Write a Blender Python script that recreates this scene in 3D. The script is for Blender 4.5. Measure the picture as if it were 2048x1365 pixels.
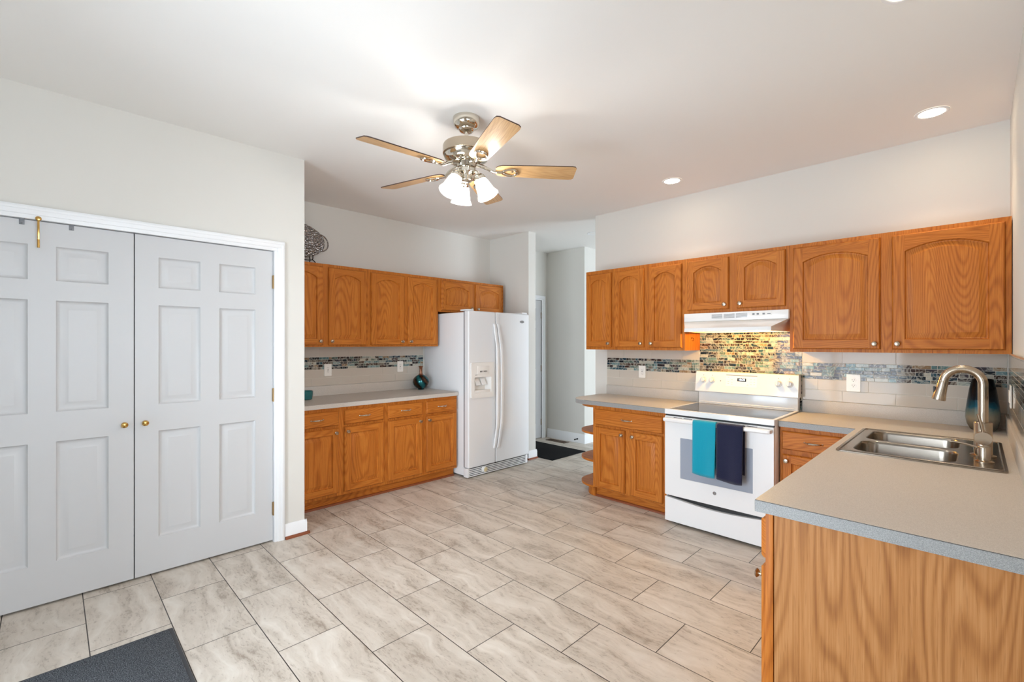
import bpy, bmesh, math, random
from mathutils import Vector, Matrix, Euler

for o in list(bpy.data.objects):
    bpy.data.objects.remove(o, do_unlink=True)
SC = bpy.context.scene
COL = SC.collection
PI = math.pi

# ------------------------------------------------------------------ camera, sky, exposure
cam_d = bpy.data.cameras.new('camera')
cam = bpy.data.objects.new('camera', cam_d)
COL.objects.link(cam)
cam.location = (0, 0, 1.396)
cam.rotation_euler = (math.radians(90), 0, math.radians(45.157))
cam_d.sensor_width = 36.0
cam_d.lens = 36.0 * 925.8 / 2048
cam_d.shift_y = 4.8 / 2048
cam_d.clip_start = 0.02
SC.camera = cam

SC.view_settings.view_transform = 'Standard'
SC.view_settings.look = 'None'
SC.view_settings.gamma = 1.0
SC.view_settings.use_curve_mapping = False
SC.view_settings.exposure = 0.22

W = bpy.data.worlds.new('sky')
SC.world = W
W.use_nodes = True
bg = W.node_tree.nodes['Background']
bg.inputs[0].default_value = (0.80, 0.90, 1.0, 1)
bg.inputs[1].default_value = 12.0
SC.cycles.use_denoising = True
SC.cycles.max_bounces = 10
SC.cycles.diffuse_bounces = 6
SC.cycles.sample_clamp_indirect = 6.0

def portal(name, loc, rot, sx, sy):
    l = bpy.data.lights.new(name, 'AREA')
    l.shape = 'RECTANGLE'; l.size = sx; l.size_y = sy
    l.cycles.is_portal = True
    o = bpy.data.objects.new(name, l); COL.objects.link(o)
    o.location = loc; o.rotation_euler = rot
    return o
# daylight comes in by the patio door behind the camera and the window of the room past the hall
portal('patio_daylight', (-1.65, -0.99, 1.05), (math.radians(90), 0, 0), 1.8, 2.05)
portal('side_fill_daylight', (0.24, 0.35, 1.5), (math.radians(90), 0, math.radians(90)), 1.5, 1.2)  # portal of the added side window, fill light for the closet side
portal('far_room_daylight', (0.24, 6.1, 1.2), (math.radians(90), 0, math.radians(90)), 1.9, 1.9)

# ------------------------------------------------------------------ helpers
def lin(r, g, b):
    def f(c):
        c /= 255.0
        return c / 12.92 if c <= 0.04045 else ((c + 0.055) / 1.055) ** 2.4
    return (f(r), f(g), f(b), 1.0)

class NT:
    def __init__(s, name):
        s.m = bpy.data.materials.new(name); s.m.use_nodes = True
        s.t = s.m.node_tree; s.n = s.t.nodes; s.l = s.t.links
        s.b = s.n['Principled BSDF']
    def add(s, typ, **kw):
        n = s.n.new(typ)
        for k, v in kw.items(): setattr(n, k, v)
        return n
    def put(s, sock, v):
        if hasattr(v, 'is_output') or isinstance(v, bpy.types.NodeSocket): s.l.new(v, sock)
        else: sock.default_value = v
    def math(s, op, a, b=0.0, c=None):
        n = s.add('ShaderNodeMath', operation=op)
        s.put(n.inputs[0], a); s.put(n.inputs[1], b)
        if c is not None: s.put(n.inputs[2], c)
        return n.outputs[0]
    def noise(s, vec, scale, detail=2.0, rough=0.5, dist=0.0):
        n = s.add('ShaderNodeTexNoise')
        s.put(n.inputs['Vector'], vec); n.inputs['Scale'].default_value = scale
        n.inputs['Detail'].default_value = detail; n.inputs['Roughness'].default_value = rough
        n.inputs['Distortion'].default_value = dist
        return n.outputs[0]
    def ramp(s, f, stops, interp='LINEAR'):
        n = s.add('ShaderNodeValToRGB'); s.put(n.inputs[0], f)
        e = n.color_ramp.elements; n.color_ramp.interpolation = interp
        while len(e) < len(stops): e.new(0.5)
        for i, (p, c) in enumerate(stops): e[i].position = p; e[i].color = c
        return n.outputs[0]
    def mix(s, f, a, b, mode='MIX'):
        n = s.add('ShaderNodeMix', data_type='RGBA', blend_type=mode)
        s.put(n.inputs[0], f); s.put(n.inputs[6], a); s.put(n.inputs[7], b)
        return n.outputs[2]
    def vec(s, x, y, z):
        n = s.add('ShaderNodeCombineXYZ'); s.put(n.inputs[0], x); s.put(n.inputs[1], y); s.put(n.inputs[2], z)
        return n.outputs[0]
    def objco(s):
        return s.add('ShaderNodeTexCoord').outputs['Object']
    def sep(s, v):
        n = s.add('ShaderNodeSeparateXYZ'); s.put(n.inputs[0], v); return n.outputs
    def rnd(s):
        return s.add('ShaderNodeObjectInfo').outputs['Random']
    def bump(s, h, strength, dist=0.01):
        n = s.add('ShaderNodeBump'); n.inputs['Strength'].default_value = strength
        n.inputs['Distance'].default_value = dist
        s.put(n.inputs['Height'], h); s.l.new(n.outputs[0], s.b.inputs['Normal'])

def plain(name, col, rough=0.5, metal=0.0, spec=0.5, emis=None, estr=0.0, coat=0.0):
    t = NT(name); b = t.b
    b.inputs['Base Color'].default_value = col
    b.inputs['Roughness'].default_value = rough
    b.inputs['Metallic'].default_value = metal
    b.inputs['Specular IOR Level'].default_value = spec
    b.inputs['Coat Weight'].default_value = coat
    if emis:
        b.inputs['Emission Color'].default_value = emis
        b.inputs['Emission Strength'].default_value = estr
    return t.m

def oak(name, along, dark, mid, light, ring=7.0, rough=0.46, rw=0.20):
    t = NT(name); x, y, z = t.sep(t.objco()); r = t.rnd()
    off = t.math('MULTIPLY', r, 37.0)
    if along == 'z': a, g = t.math('ADD', x, t.math('MULTIPLY', y, 0.83)), z
    else: a, g = t.math('ADD', z, t.math('MULTIPLY', y, 0.61)), x
    a = t.math('ADD', a, off)
    v1 = t.vec(t.math('MULTIPLY', a, 4.2), off, t.math('MULTIPLY', g, 0.42))
    n1 = t.noise(v1, 1.0, 1.2, 0.4, 0.15)
    rings = t.math('MULTIPLY', t.math('ADD', t.math('SINE', t.math('MULTIPLY', n1, ring * 2 * PI * 8.0)), 1.0), 0.5)
    fine = t.noise(t.vec(t.math('MULTIPLY', a, 230.0), off, t.math('MULTIPLY', g, 2.5)), 1.0, 3.0, 0.65)
    pore = t.noise(t.vec(t.math('MULTIPLY', a, 420.0), off, t.math('MULTIPLY', g, 14.0)), 1.0, 1.0, 0.5)
    broad = t.noise(t.vec(t.math('MULTIPLY', a, 7.0), off, t.math('MULTIPLY', g, 0.5)), 1.0, 2.0)
    f = t.math('ADD', t.math('MULTIPLY', t.math('POWER', rings, 2.0), rw), t.math('MULTIPLY', fine, 0.72))
    f = t.math('ADD', f, t.math('MULTIPLY', t.math('SUBTRACT', broad, 0.5), 0.28))
    c = t.ramp(f, [(0.16, light), (0.46, mid), (0.86, dark)])
    pm = t.ramp(pore, [(0.30, (1, 1, 1, 1)), (0.42, (0, 0, 0, 1))])
    c = t.mix(t.math('MULTIPLY', pm, 0.32), c, dark)
    t.l.new(c, t.b.inputs['Base Color'])
    t.b.inputs['Roughness'].default_value = rough
    t.b.inputs['Specular IOR Level'].default_value = 0.22
    t.bump(f, 0.06, 0.004)
    return t.m

M = {}
M['wall'] = plain('wall_paint', lin(216, 214, 208), 0.85, spec=0.2)
M['ceil'] = plain('ceiling_paint', lin(236, 235, 232), 0.9, spec=0.15)
M['trim'] = plain('white_trim_paint', lin(234, 236, 238), 0.38)
M['door'] = plain('white_door_paint', lin(198, 199, 200), 0.42)
OD, OM, OL = lin(122, 62, 18), lin(178, 103, 36), lin(202, 128, 54)
M['oakv'] = oak('oak_grain_upright', 'z', OD, OM, OL)
M['oakh'] = oak('oak_grain_level', 'x', OD, OM, OL)
M['veneer'] = oak('oak_veneer', 'z', lin(128, 78, 38), lin(170, 116, 66), lin(190, 138, 88), ring=7.0, rough=0.45, rw=0.25)
M['cherry'] = plain('cherry_shoe_molding', lin(128, 66, 34), 0.4)
M['nickel'] = plain('brushed_nickel', lin(182, 168, 150), 0.26, 1.0)
M['chrome'] = plain('polished_nickel', lin(214, 208, 196), 0.1, 1.0)
M['brass'] = plain('brass', lin(200, 160, 92), 0.25, 1.0)
M['bronze'] = plain('worn_bronze', lin(150, 122, 84), 0.4, 0.8)
M['appl'] = plain('white_enamel', lin(232, 233, 234), 0.22, coat=0.3)
M['appl_tex'] = plain('white_textured_steel', lin(226, 228, 230), 0.4)
M['appl_warm'] = plain('white_plastic', lin(230, 229, 226), 0.35)
M['dark'] = plain('black_plastic', lin(24, 24, 26), 0.45)
M['grey'] = plain('grey_plastic', lin(120, 122, 126), 0.4)
M['glassblack'] = plain('black_ceramic_glass', lin(44, 42, 41), 0.06, spec=0.7)
M['ovenglass'] = plain('grey_oven_glass', lin(150, 158, 172), 0.08, spec=0.6)
M['plate'] = plain('white_outlet_plastic', lin(238, 236, 230), 0.3)
M['slot'] = plain('outlet_slot', lin(50, 44, 40), 0.6)
M['seam'] = plain('laminate_seam', lin(70, 64, 60), 0.7)
M['grout'] = plain('pale_grout', lin(216, 211, 200), 0.85)
M['bulb'] = plain('lamp_bulb', lin(255, 255, 255), 0.3, emis=lin(255, 250, 243), estr=290.0)
def mk_shade():
    t = NT('glowing_lamp_glass'); o = t.n['Material Output']
    tr = t.add('ShaderNodeBsdfTransparent'); mx = t.add('ShaderNodeMixShader'); mx.inputs[0].default_value = 0.45
    t.b.inputs['Base Color'].default_value = lin(250, 250, 248); t.b.inputs['Roughness'].default_value = 0.2
    t.b.inputs['Emission Color'].default_value = lin(255, 251, 246); t.b.inputs['Emission Strength'].default_value = 3.0
    t.l.new(tr.outputs[0], mx.inputs[1]); t.l.new(t.b.outputs[0], mx.inputs[2]); t.l.new(mx.outputs[0], o.inputs[0]); return t.m
M['lampglass'] = mk_shade()
M['can'] = plain('recessed_lamp', lin(255, 255, 255), 0.3, emis=lin(255, 232, 200), estr=34.0)
M['hoodlamp'] = plain('hood_lamp', lin(255, 255, 255), 0.3, emis=lin(255, 196, 96), estr=560.0)
M['screen'] = plain('clock_screen', lin(20, 26, 40), 0.15)
M['digits'] = plain('clock_digits', lin(255, 255, 255), 0.4, emis=lin(225, 235, 255), estr=2.2)
M['bladeedge'] = plain('dark_blade_edge', lin(58, 36, 26), 0.5)
M['blade'] = oak('fan_blade_oak', 'x', lin(120, 82, 46), lin(186, 146, 98), lin(206, 170, 124), ring=6.0, rough=0.3, rw=0.10)
M['blade'].node_tree.nodes['Principled BSDF'].inputs['Specular IOR Level'].default_value = 0.5
M['iron'] = plain('black_iron', lin(22, 20, 20), 0.5, 0.6)
M['hallmat'] = plain('black_hall_mat', lin(30, 30, 31), 0.95, spec=0.1)

def mk_steel():
    t = NT('stainless_steel'); x, y, z = t.sep(t.objco())
    n = t.noise(t.vec(t.math('MULTIPLY', x, 6.0), t.math('MULTIPLY', y, 60.0), t.math('MULTIPLY', z, 6.0)), 1.0, 1.0)
    t.b.inputs['Metallic'].default_value = 1.0
    t.l.new(t.ramp(n, [(0.3, lin(150, 142, 132)), (0.7, lin(162, 154, 144))]), t.b.inputs['Base Color'])
    t.l.new(t.math('ADD', t.math('MULTIPLY', n, 0.06), 0.2), t.b.inputs['Roughness'])
    return t.m
M['steel'] = mk_steel()

def mk_counter():
    t = NT('speckled_grey_laminate'); co = t.objco()
    n = t.noise(co, 420.0, 2.0, 0.7); n2 = t.noise(co, 900.0, 1.0)
    c = t.ramp(n, [(0.30, lin(176, 170, 163)), (0.5, lin(197, 191, 183)), (0.70, lin(212, 207, 200))])
    c = t.mix(t.math('MULTIPLY', n2, 0.25), c, lin(170, 164, 156))
    t.l.new(c, t.b.inputs['Base Color']); t.b.inputs['Roughness'].default_value = 0.42
    return t.m
M['counter'] = mk_counter()
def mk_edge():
    t = NT('laminate_edge_shade'); co = t.objco()  # same laminate as the top, edge shade put into the colour
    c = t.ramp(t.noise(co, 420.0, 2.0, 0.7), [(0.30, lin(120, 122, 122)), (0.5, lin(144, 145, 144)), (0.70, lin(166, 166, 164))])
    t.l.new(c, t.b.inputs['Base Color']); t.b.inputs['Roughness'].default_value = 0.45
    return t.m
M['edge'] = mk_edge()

def mk_floor():
    t = NT('travertine_look_plank_tile'); x, y, z = t.sep(t.objco())
    P, L = 0.3018, 0.602
    v = t.math('DIVIDE', t.math('SUBTRACT', y, 1.329 - 40 * P), P)
    row = t.math('FLOOR', v)
    odd = t.math('MODULO', row, 2.0)
    u = t.math('ADD', t.math('DIVIDE', t.math('ADD', x, 2.83 + 40 * L), L), t.math('MULTIPLY', odd, 0.5))
    colm = t.math('FLOOR', u)
    fu, fv = t.math('SUBTRACT', u, colm), t.math('SUBTRACT', v, row)
    du = t.math('MULTIPLY', t.math('MINIMUM', fu, t.math('SUBTRACT', 1.0, fu)), L)
    dv = t.math('MULTIPLY', t.math('MINIMUM', fv, t.math('SUBTRACT', 1.0, fv)), P)
    d = t.math('MINIMUM', du, dv)
    joint = t.math('LESS_THAN', d, 0.0021)
    wn = t.add('ShaderNodeTexWhiteNoise'); wn.noise_dimensions = '2D'
    t.l.new(t.vec(colm, row, 0.0), wn.inputs['Vector'])
    rv = wn.outputs['Value']
    off = t.math('MULTIPLY', rv, 60.0)
    base = t.vec(t.math('ADD', t.math('MULTIPLY', x, 1.0), off), t.math('ADD', y, off), off)
    wob = t.noise(t.vec(t.math('ADD', t.math('MULTIPLY', x, 3.0), off), t.math('MULTIPLY', y, 3.0), off), 1.0, 3.0)
    yy = t.math('ADD', t.math('MULTIPLY', y, 13.0), t.math('MULTIPLY', wob, 3.2))
    vein = t.noise(t.vec(t.math('ADD', t.math('MULTIPLY', x, 1.5), off), yy, off), 1.0, 5.0, 0.62)
    cloud = t.noise(base, 7.0, 4.0, 0.6)
    fl = t.noise(t.vec(t.math('ADD', t.math('MULTIPLY', x, 30.0), off), t.math('MULTIPLY', y, 75.0), off), 1.0, 3.0, 0.7)
    f = t.math('ADD', t.math('MULTIPLY', vein, 0.72), t.math('MULTIPLY', cloud, 0.28))
    c = t.ramp(f, [(0.30, lin(152, 139, 125)), (0.41, lin(184, 174, 161)), (0.53, lin(203, 194, 182)), (0.68, lin(220, 214, 204))])
    spk = t.ramp(t.math('MULTIPLY', fl, t.math('SUBTRACT', 1.15, f)), [(0.36, (0, 0, 0, 1)), (0.46, (1, 1, 1, 1))])
    c = t.mix(t.math('MULTIPLY', spk, 0.45), c, lin(120, 104, 90))
    c = t.mix(t.math('MULTIPLY', rv, 0.22), c, lin(176, 166, 154))
    c = t.mix(joint, c, lin(42, 37, 32))
    t.l.new(c, t.b.inputs['Base Color'])
    t.l.new(t.math('ADD', t.math('MULTIPLY', cloud, 0.2), 0.32), t.b.inputs['Roughness'])
    t.bump(t.math('SUBTRACT', t.math('MULTIPLY', vein, 0.3), joint), 0.2, 0.002)
    return t.m
M['floor'] = mk_floor()

def mk_mosaic():
    t = NT('iridescent_mosaic_glass')
    a = t.add('ShaderNodeAttribute'); a.attribute_name = 'tint'
    co = t.objco()
    w = t.noise(co, 16.0, 2.0, 0.5, 1.6)
    sw = t.math('MULTIPLY', t.math('ADD', t.math('SINE', t.math('MULTIPLY', w, 16.0)), 1.0), 0.5)
    c = t.mix(t.ramp(sw, [(0.78, (0, 0, 0, 1)), (1.0, (0.42, 0.42, 0.42, 1))]), a.outputs['Color'], lin(206, 204, 190))
    c = t.mix(t.ramp(sw, [(0.0, (0.6, 0.6, 0.6, 1)), (0.12, (0, 0, 0, 1))]), c, lin(60, 44, 36))
    t.l.new(c, t.b.inputs['Base Color']); t.b.inputs['Roughness'].default_value = 0.08
    t.b.inputs['Specular IOR Level'].default_value = 0.3
    return t.m
M['mosaic'] = mk_mosaic()
M['tile'] = plain('greige_glass_tile', lin(196, 188, 176), 0.07, spec=0.2)

def mk_pile():
    t = NT('charcoal_mat_pile'); co = t.objco()
    n = t.noise(co, 260.0, 3.0, 0.8)
    t.l.new(t.ramp(n, [(0.36, lin(46, 49, 54)), (0.5, lin(92, 97, 103)), (0.66, lin(156, 162, 168))]), t.b.inputs['Base Color'])
    t.b.inputs['Roughness'].default_value = 0.95; t.b.inputs['Specular IOR Level'].default_value = 0.1
    t.bump(n, 1.0, 0.01); return t.m
M['pile'] = mk_pile()

def mk_towel(name, c0, c1):
    t = NT(name); x, y, z = t.sep(t.objco())
    s1 = t.math('SINE', t.math('MULTIPLY', x, 2 * PI / 0.006)); s2 = t.math('SINE', t.math('MULTIPLY', z, 2 * PI / 0.007))
    w = t.math('MULTIPLY', t.math('ADD', t.math('MULTIPLY', s1, s2), 1.0), 0.5)
    t.l.new(t.mix(w, c0, c1), t.b.inputs['Base Color'])
    t.b.inputs['Roughness'].default_value = 0.95; t.b.inputs['Specular IOR Level'].default_value = 0.1
    t.b.inputs['Sheen Weight'].default_value = 0.3
    t.bump(w, 0.6, 0.003); return t.m
M['teal'] = mk_towel('teal_waffle_cotton', lin(0, 132, 160), lin(36, 176, 200))
M['navy'] = mk_towel('navy_waffle_cotton', lin(20, 24, 46), lin(44, 48, 78))

def mk_swirl():
    t = NT('swirled_teal_copper_glaze'); x, y, z = t.sep(t.objco())
    ang = t.math('ARCTAN2', y, x)
    s = t.math('ADD', t.math('MULTIPLY', ang, 4.0), t.math('MULTIPLY', z, 36.0))
    n = t.noise(t.objco(), 30.0, 2.0)
    f = t.math('MULTIPLY', t.math('ADD', t.math('SINE', t.math('ADD', s, t.math('MULTIPLY', n, 2.0))), 1.0), 0.5)
    up = t.math('GREATER_THAN', z, 0.158)
    c = t.ramp(f, [(0.0, lin(70, 42, 18)), (0.3, lin(30, 24, 20)), (0.55, lin(12, 44, 50)), (0.95, lin(36, 108, 112))])
    c = t.mix(up, c, lin(128, 84, 60))
    t.l.new(c, t.b.inputs['Base Color']); t.b.inputs['Roughness'].default_value = 0.14
    t.b.inputs['Metallic'].default_value = 0.55
    return t.m
M['swirl'] = mk_swirl()

def mk_ombre():
    t = NT('blue_to_pewter_glaze'); co = t.objco(); x, y, z = t.sep(co)
    n = t.noise(co, 26.0, 3.0)
    f = t.math('ADD', z, t.math('MULTIPLY', t.math('SUBTRACT', n, 0.5), 0.05))
    c = t.ramp(t.math('MULTIPLY', f, 3.3), [(0.0, lin(92, 84, 72)), (0.24, lin(150, 142, 124)), (0.36, lin(120, 130, 120)), (0.46, lin(20, 88, 108)), (0.60, lin(8, 30, 44)), (0.74, lin(10, 11, 16)), (1.0, lin(8, 6, 9))])
    t.l.new(c, t.b.inputs['Base Color']); t.b.inputs['Roughness'].default_value = 0.24
    t.b.inputs['Metallic'].default_value = 0.5
    t.bump(t.noise(co, 90.0, 2.0), 0.12, 0.004)
    return t.m
M['ombre'] = mk_ombre()

def mk_silver():
    t = NT('embossed_silver'); co = t.objco()
    v = t.add('ShaderNodeTexVoronoi'); t.put(v.inputs['Vector'], co); v.inputs['Scale'].default_value = 62.0
    n = t.noise(co, 60.0, 3.0)
    t.b.inputs['Metallic'].default_value = 1.0; t.b.inputs['Base Color'].default_value = lin(160, 156, 154)
    t.b.inputs['Roughness'].default_value = 0.25
    t.bump(t.math('ADD', v.outputs['Distance'], t.math('MULTIPLY', n, 0.3)), 0.9, 0.012); return t.m
M['silver'] = mk_silver()
M['silverflat'] = plain('plain_silver', lin(150, 146, 148), 0.3, 1.0)
M['tealglass'] = plain('teal_glazed_bowl', lin(18, 96, 98), 0.15, coat=0.5)

class MB:
    """collects shapes and links them as ONE mesh object"""
    def __init__(s):
        s.bm = bmesh.new(); s.tint = None
    def _mi(s, faces, mi, smooth=False):
        for f in faces: f.material_index = mi; f.smooth = smooth
    def box(s, x0, y0, z0, x1, y1, z1, bev=0.0, mi=0, seg=2):
        if x1 < x0: x0, x1 = x1, x0
        if y1 < y0: y0, y1 = y1, y0
        if z1 < z0: z0, z1 = z1, z0
        r = bmesh.ops.create_cube(s.bm, size=1.0)
        vs = r['verts']
        for v in vs:
            v.co = Vector(((x0 + x1) / 2 + v.co.x * (x1 - x0), (y0 + y1) / 2 + v.co.y * (y1 - y0), (z0 + z1) / 2 + v.co.z * (z1 - z0)))
        fs = list({f for v in vs for f in v.link_faces})
        s._mi(fs, mi)
        if bev > 0:
            es = list({e for v in vs for e in v.link_edges})
            rr = bmesh.ops.bevel(s.bm, geom=es, offset=bev, segments=seg, profile=0.5, affect='EDGES', clamp_overlap=True)
            s._mi(rr['faces'], mi)
        return s
    def quad(s, pts, mi=0):
        f = s.bm.faces.new([s.bm.verts.new(Vector(p)) for p in pts]); f.material_index = mi
        return f
    def rings(s, loops, mi=0, cap0=True, cap1=True, closed=True, smooth=True):
        vl = [[s.bm.verts.new(Vector(p)) for p in L] for L in loops]
        n = len(vl[0]); fs = []
        for a, b in zip(vl[:-1], vl[1:]):
            for i in range(n if closed else n - 1):
                j = (i + 1) % n
                try: fs.append(s.bm.faces.new((a[i], a[j], b[j], b[i])))
                except ValueError: pass
        for f in fs: f.material_index = mi; f.smooth = smooth
        if cap0: f = s.bm.faces.new(list(reversed(vl[0]))); f.material_index = mi
        if cap1: f = s.bm.faces.new(vl[-1]); f.material_index = mi
        return s
    def lathe(s, prof, c=(0, 0, 0), n=40, mi=0, mat=None, cap0=True, cap1=True):
        mat = mat or Matrix.Identity(3); c = Vector(c)
        L = [[c + mat @ Vector((r * math.cos(2 * PI * i / n), r * math.sin(2 * PI * i / n), z)) for i in range(n)] for r, z in prof]
        return s.rings(L, mi, cap0, cap1)
    def cyl(s, p0, p1, r0, r1=None, n=24, mi=0):
        p0, p1 = Vector(p0), Vector(p1); d = p1 - p0
        q = d.to_track_quat('Z', 'Y').to_matrix()
        return s.lathe([(r0, 0), (r0 if r1 is None else r1, d.length)], p0, n, mi, q)
    def tube(s, pts, r, n=12, mi=0, closed=False):
        P = [Vector(p) for p in pts]; m = len(P); rs = r if isinstance(r, (list, tuple)) else [r] * m
        L = []; up = None
        for i in range(m):
            if closed: t = P[(i + 1) % m] - P[i - 1]
            else: t = P[min(i + 1, m - 1)] - P[max(i - 1, 0)]
            t.normalize()
            if up is None:
                up = Vector((0, 0, 1)) if abs(t.z) < 0.9 else Vector((1, 0, 0))
            a = t.cross(up).normalized(); up = a.cross(t).normalized()
            L.append([P[i] + (a * math.cos(2 * PI * k / n) + up * math.sin(2 * PI * k / n)) * rs[i] for k in range(n)])
        if closed: L.append(L[0]); 
        return s.rings(L, mi, not closed, not closed)
    def sphere(s, c, r, mi=0, n=20, sc=(1, 1, 1)):
        rr = bmesh.ops.create_uvsphere(s.bm, u_segments=n, v_segments=max(8, n // 2), radius=r)
        for v in rr['verts']: v.co = Vector((v.co.x * sc[0], v.co.y * sc[1], v.co.z * sc[2])) + Vector(c)
        s._mi({f for v in rr['verts'] for f in v.link_faces}, mi, True); return s
    def plate(s, outer, holes, fm, w0, w1, mi=0, smooth=False):
        """flat plate with holes: loops in (u,v), fm(u,v,w) gives the point"""
        es = []
        for L in [outer] + list(holes):
            vs = [s.bm.verts.new(Vector(fm(u, v, w0))) for u, v in L]
            for i in range(len(vs)): es.append(s.bm.edges.new((vs[i], vs[(i + 1) % len(vs)])))
        nrm = (Vector(fm(0, 0, 1)) - Vector(fm(0, 0, 0))).normalized()
        g = bmesh.ops.triangle_fill(s.bm, use_beauty=True, use_dissolve=False, edges=es, normal=nrm)
        fs = [x for x in g['geom'] if isinstance(x, bmesh.types.BMFace)]
        s._mi(fs, mi)
        ex = bmesh.ops.extrude_face_region(s.bm, geom=fs)
        nv = [x for x in ex['geom'] if isinstance(x, bmesh.types.BMVert)]
        bmesh.ops.translate(s.bm, verts=nv, vec=Vector(fm(0, 0, w1)) - Vector(fm(0, 0, w0)))
        allf = {f for v in nv for f in v.link_faces}
        s._mi(allf, mi, smooth); return s
    def color(s, faces, c):
        if s.tint is None: s.tint = s.bm.loops.layers.float_color.new('tint')
        for f in faces:
            for lp in f.loops: lp[s.tint] = c
    def xf(s, mat):
        bmesh.ops.transform(s.bm, matrix=mat, verts=s.bm.verts); return s
    def build(s, name, mats, parent=None, ang=35.0, loc=None):
        bmesh.ops.recalc_face_normals(s.bm, faces=s.bm.faces)
        me = bpy.data.meshes.new(name); s.bm.to_mesh(me); s.bm.free()
        for m in (mats if isinstance(mats, (list, tuple)) else [mats]): me.materials.append(m)
        for p in me.polygons: p.use_smooth = True
        me.set_sharp_from_angle(angle=math.radians(ang))
        o = bpy.data.objects.new(name, me); COL.objects.link(o)
        if parent: o.parent = parent
        if loc: o.location = loc
        return o

def thing(name, label, cat, loc=(0, 0, 0), rz=0.0, group=None):
    o = bpy.data.objects.new(name, None); COL.objects.link(o)
    o.empty_display_size = 0.05
    o.location = loc; o.rotation_euler = (0, 0, rz); o['label'] = label; o['category'] = cat
    if group: o['group'] = group
    return o
def tag(o, label, cat, group=None):
    o['label'] = label; o['category'] = cat
    if group: o['group'] = group
    return o
def struct(o):
    o['kind'] = 'structure'; return o
def dup(root, loc, rz, label, group=None):
    r = root.copy(); COL.objects.link(r); r.location = loc; r.rotation_euler = (0, 0, rz); r['label'] = label
    if group: r['group'] = group
    for ch in list(root.children):
        c = ch.copy(); COL.objects.link(c); c.parent = r
        for g in list(ch.children):
            d = g.copy(); COL.objects.link(d); d.parent = c
    return r
def rr(x0, y0, x1, y1, r, n=6):
    """rounded rectangle, counter-clockwise; r is one radius or four (bl, br, tr, tl)"""
    R = r if isinstance(r, (list, tuple)) else [r] * 4
    out = []
    for (cx, cy, a0), q in zip(((x0, y0, PI), (x1, y0, 1.5 * PI), (x1, y1, 0), (x0, y1, 0.5 * PI)), R):
        if q <= 0: out.append((cx, cy)); continue
        ox = cx + q if cx == x0 else cx - q; oy = cy + q if cy == y0 else cy - q
        for i in range(n + 1):
            a = a0 + 0.5 * PI * i / n
            out.append((ox + q * math.cos(a), oy + q * math.sin(a)))
    return out
def rect(x0, y0, x1, y1): return [(x0, y0), (x1, y0), (x1, y1), (x0, y1)]
XY = lambda u, v, w: (u, v, w)
XZ = lambda u, v, w: (u, w, v)

# ------------------------------------------------------------------ the room
CZ = 2.743                      # ceiling
WL, WR, WS = -3.487, 0.138, 4.08   # closet wall, right wall, range wall
SY = -0.9                       # patio wall behind the camera
def shell(name, boxes, m='wall'):
    b = MB()
    for q in boxes: b.box(*q)
    return struct(b.build(name, M[m]))
shell('floor', [(-4.9, -1.05, -0.1, 0.4, 7.7, 0.0)], 'floor')
shell('ceiling', [(-4.9, -1.05, CZ, 0.4, 7.7, CZ + 0.1)], 'ceil')
shell('wall_closet', [(-3.602, SY, 0, WL, -0.42, CZ), (-3.602, 1.11, 0, WL, 1.317, CZ), (-3.602, -0.42, 2.05, WL, 1.11, CZ)])
shell('wall_closet_return', [(-4.49, 1.2, 0, -3.602, 1.317, CZ)])
shell('wall_alcove', [(-4.61, SY, 0, -4.49, 4.06, CZ)])
shell('wall_stub', [(-4.66, 4.06, 0, -3.80, 4.185, CZ)])
shell('wall_range', [(-2.85, WS, 0, WR, WS + 0.12, CZ)])
# right wall; unseen side window beside the camera, added for fill light
shell('wall_right', [(WR, SY, 0, WR + 0.12, -0.4, CZ), (WR, 1.1, 0, WR + 0.12, 5.1, CZ), (WR, 7.1, 0, WR + 0.12, 7.6, CZ), (WR, 5.1, 0, WR + 0.12, 7.1, 0.2), (WR, 5.1, 2.2, WR + 0.12, 7.1, CZ), (WR, -0.4, 0, WR + 0.12, 1.1, 0.9), (WR, -0.4, 2.1, WR + 0.12, 1.1, CZ)])
# patio wall with the sliding-door opening
shell('wall_patio', [(-4.61, SY - 0.12, 0, -2.55, SY, CZ), (-0.75, SY - 0.12, 0, WR + 0.12, SY, CZ), (-2.55, SY - 0.12, 2.08, -0.75, SY, CZ)])
shell('wall_hall_side', [(-4.66, 4.185, 0, -4.54, 4.37, CZ), (-4.66, 5.13, 0, -4.54, 5.37, CZ), (-4.66, 4.37, 2.03, -4.54, 5.13, CZ), (-4.75, 4.3, 0, -4.68, 5.2, CZ)])
shell('wall_hall_end', [(-4.54, 5.25, 0, -3.97, 5.37, CZ)])
shell('wall_hall_turn', [(-3.97, 5.25, 0, -3.85, 7.6, CZ)])
shell('wall_far', [(-3.97, 7.5, 0, WR + .12, 7.62, CZ)])

# frames of the glazed openings that let the daylight in
def glass_mat():
    t = NT('window_glass')
    o = t.n['Material Output']
    tr = t.add('ShaderNodeBsdfTransparent'); gl = t.add('ShaderNodeBsdfGlossy'); gl.inputs['Roughness'].default_value = 0.02
    fr = t.add('ShaderNodeFresnel'); mx = t.add('ShaderNodeMixShader')
    t.l.new(fr.outputs[0], mx.inputs[0]); t.l.new(tr.outputs[0], mx.inputs[1]); t.l.new(gl.outputs[0], mx.inputs[2])
    t.l.new(mx.outputs[0], o.inputs[0]); return t.m
M['pane'] = glass_mat()
b = MB(); y0, y1 = SY - 0.1, SY - 0.02
for x in (-2.55, -1.68, -0.81): b.box(x, y0, 0.06, x + 0.06, y1, 2.02)
b.box(-2.55, y0, 0.0, -0.75, y1, 0.06); b.box(-2.55, y0, 2.02, -0.75, y1, 2.08)
o = struct(b.build('door_4', M['trim']))
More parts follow.
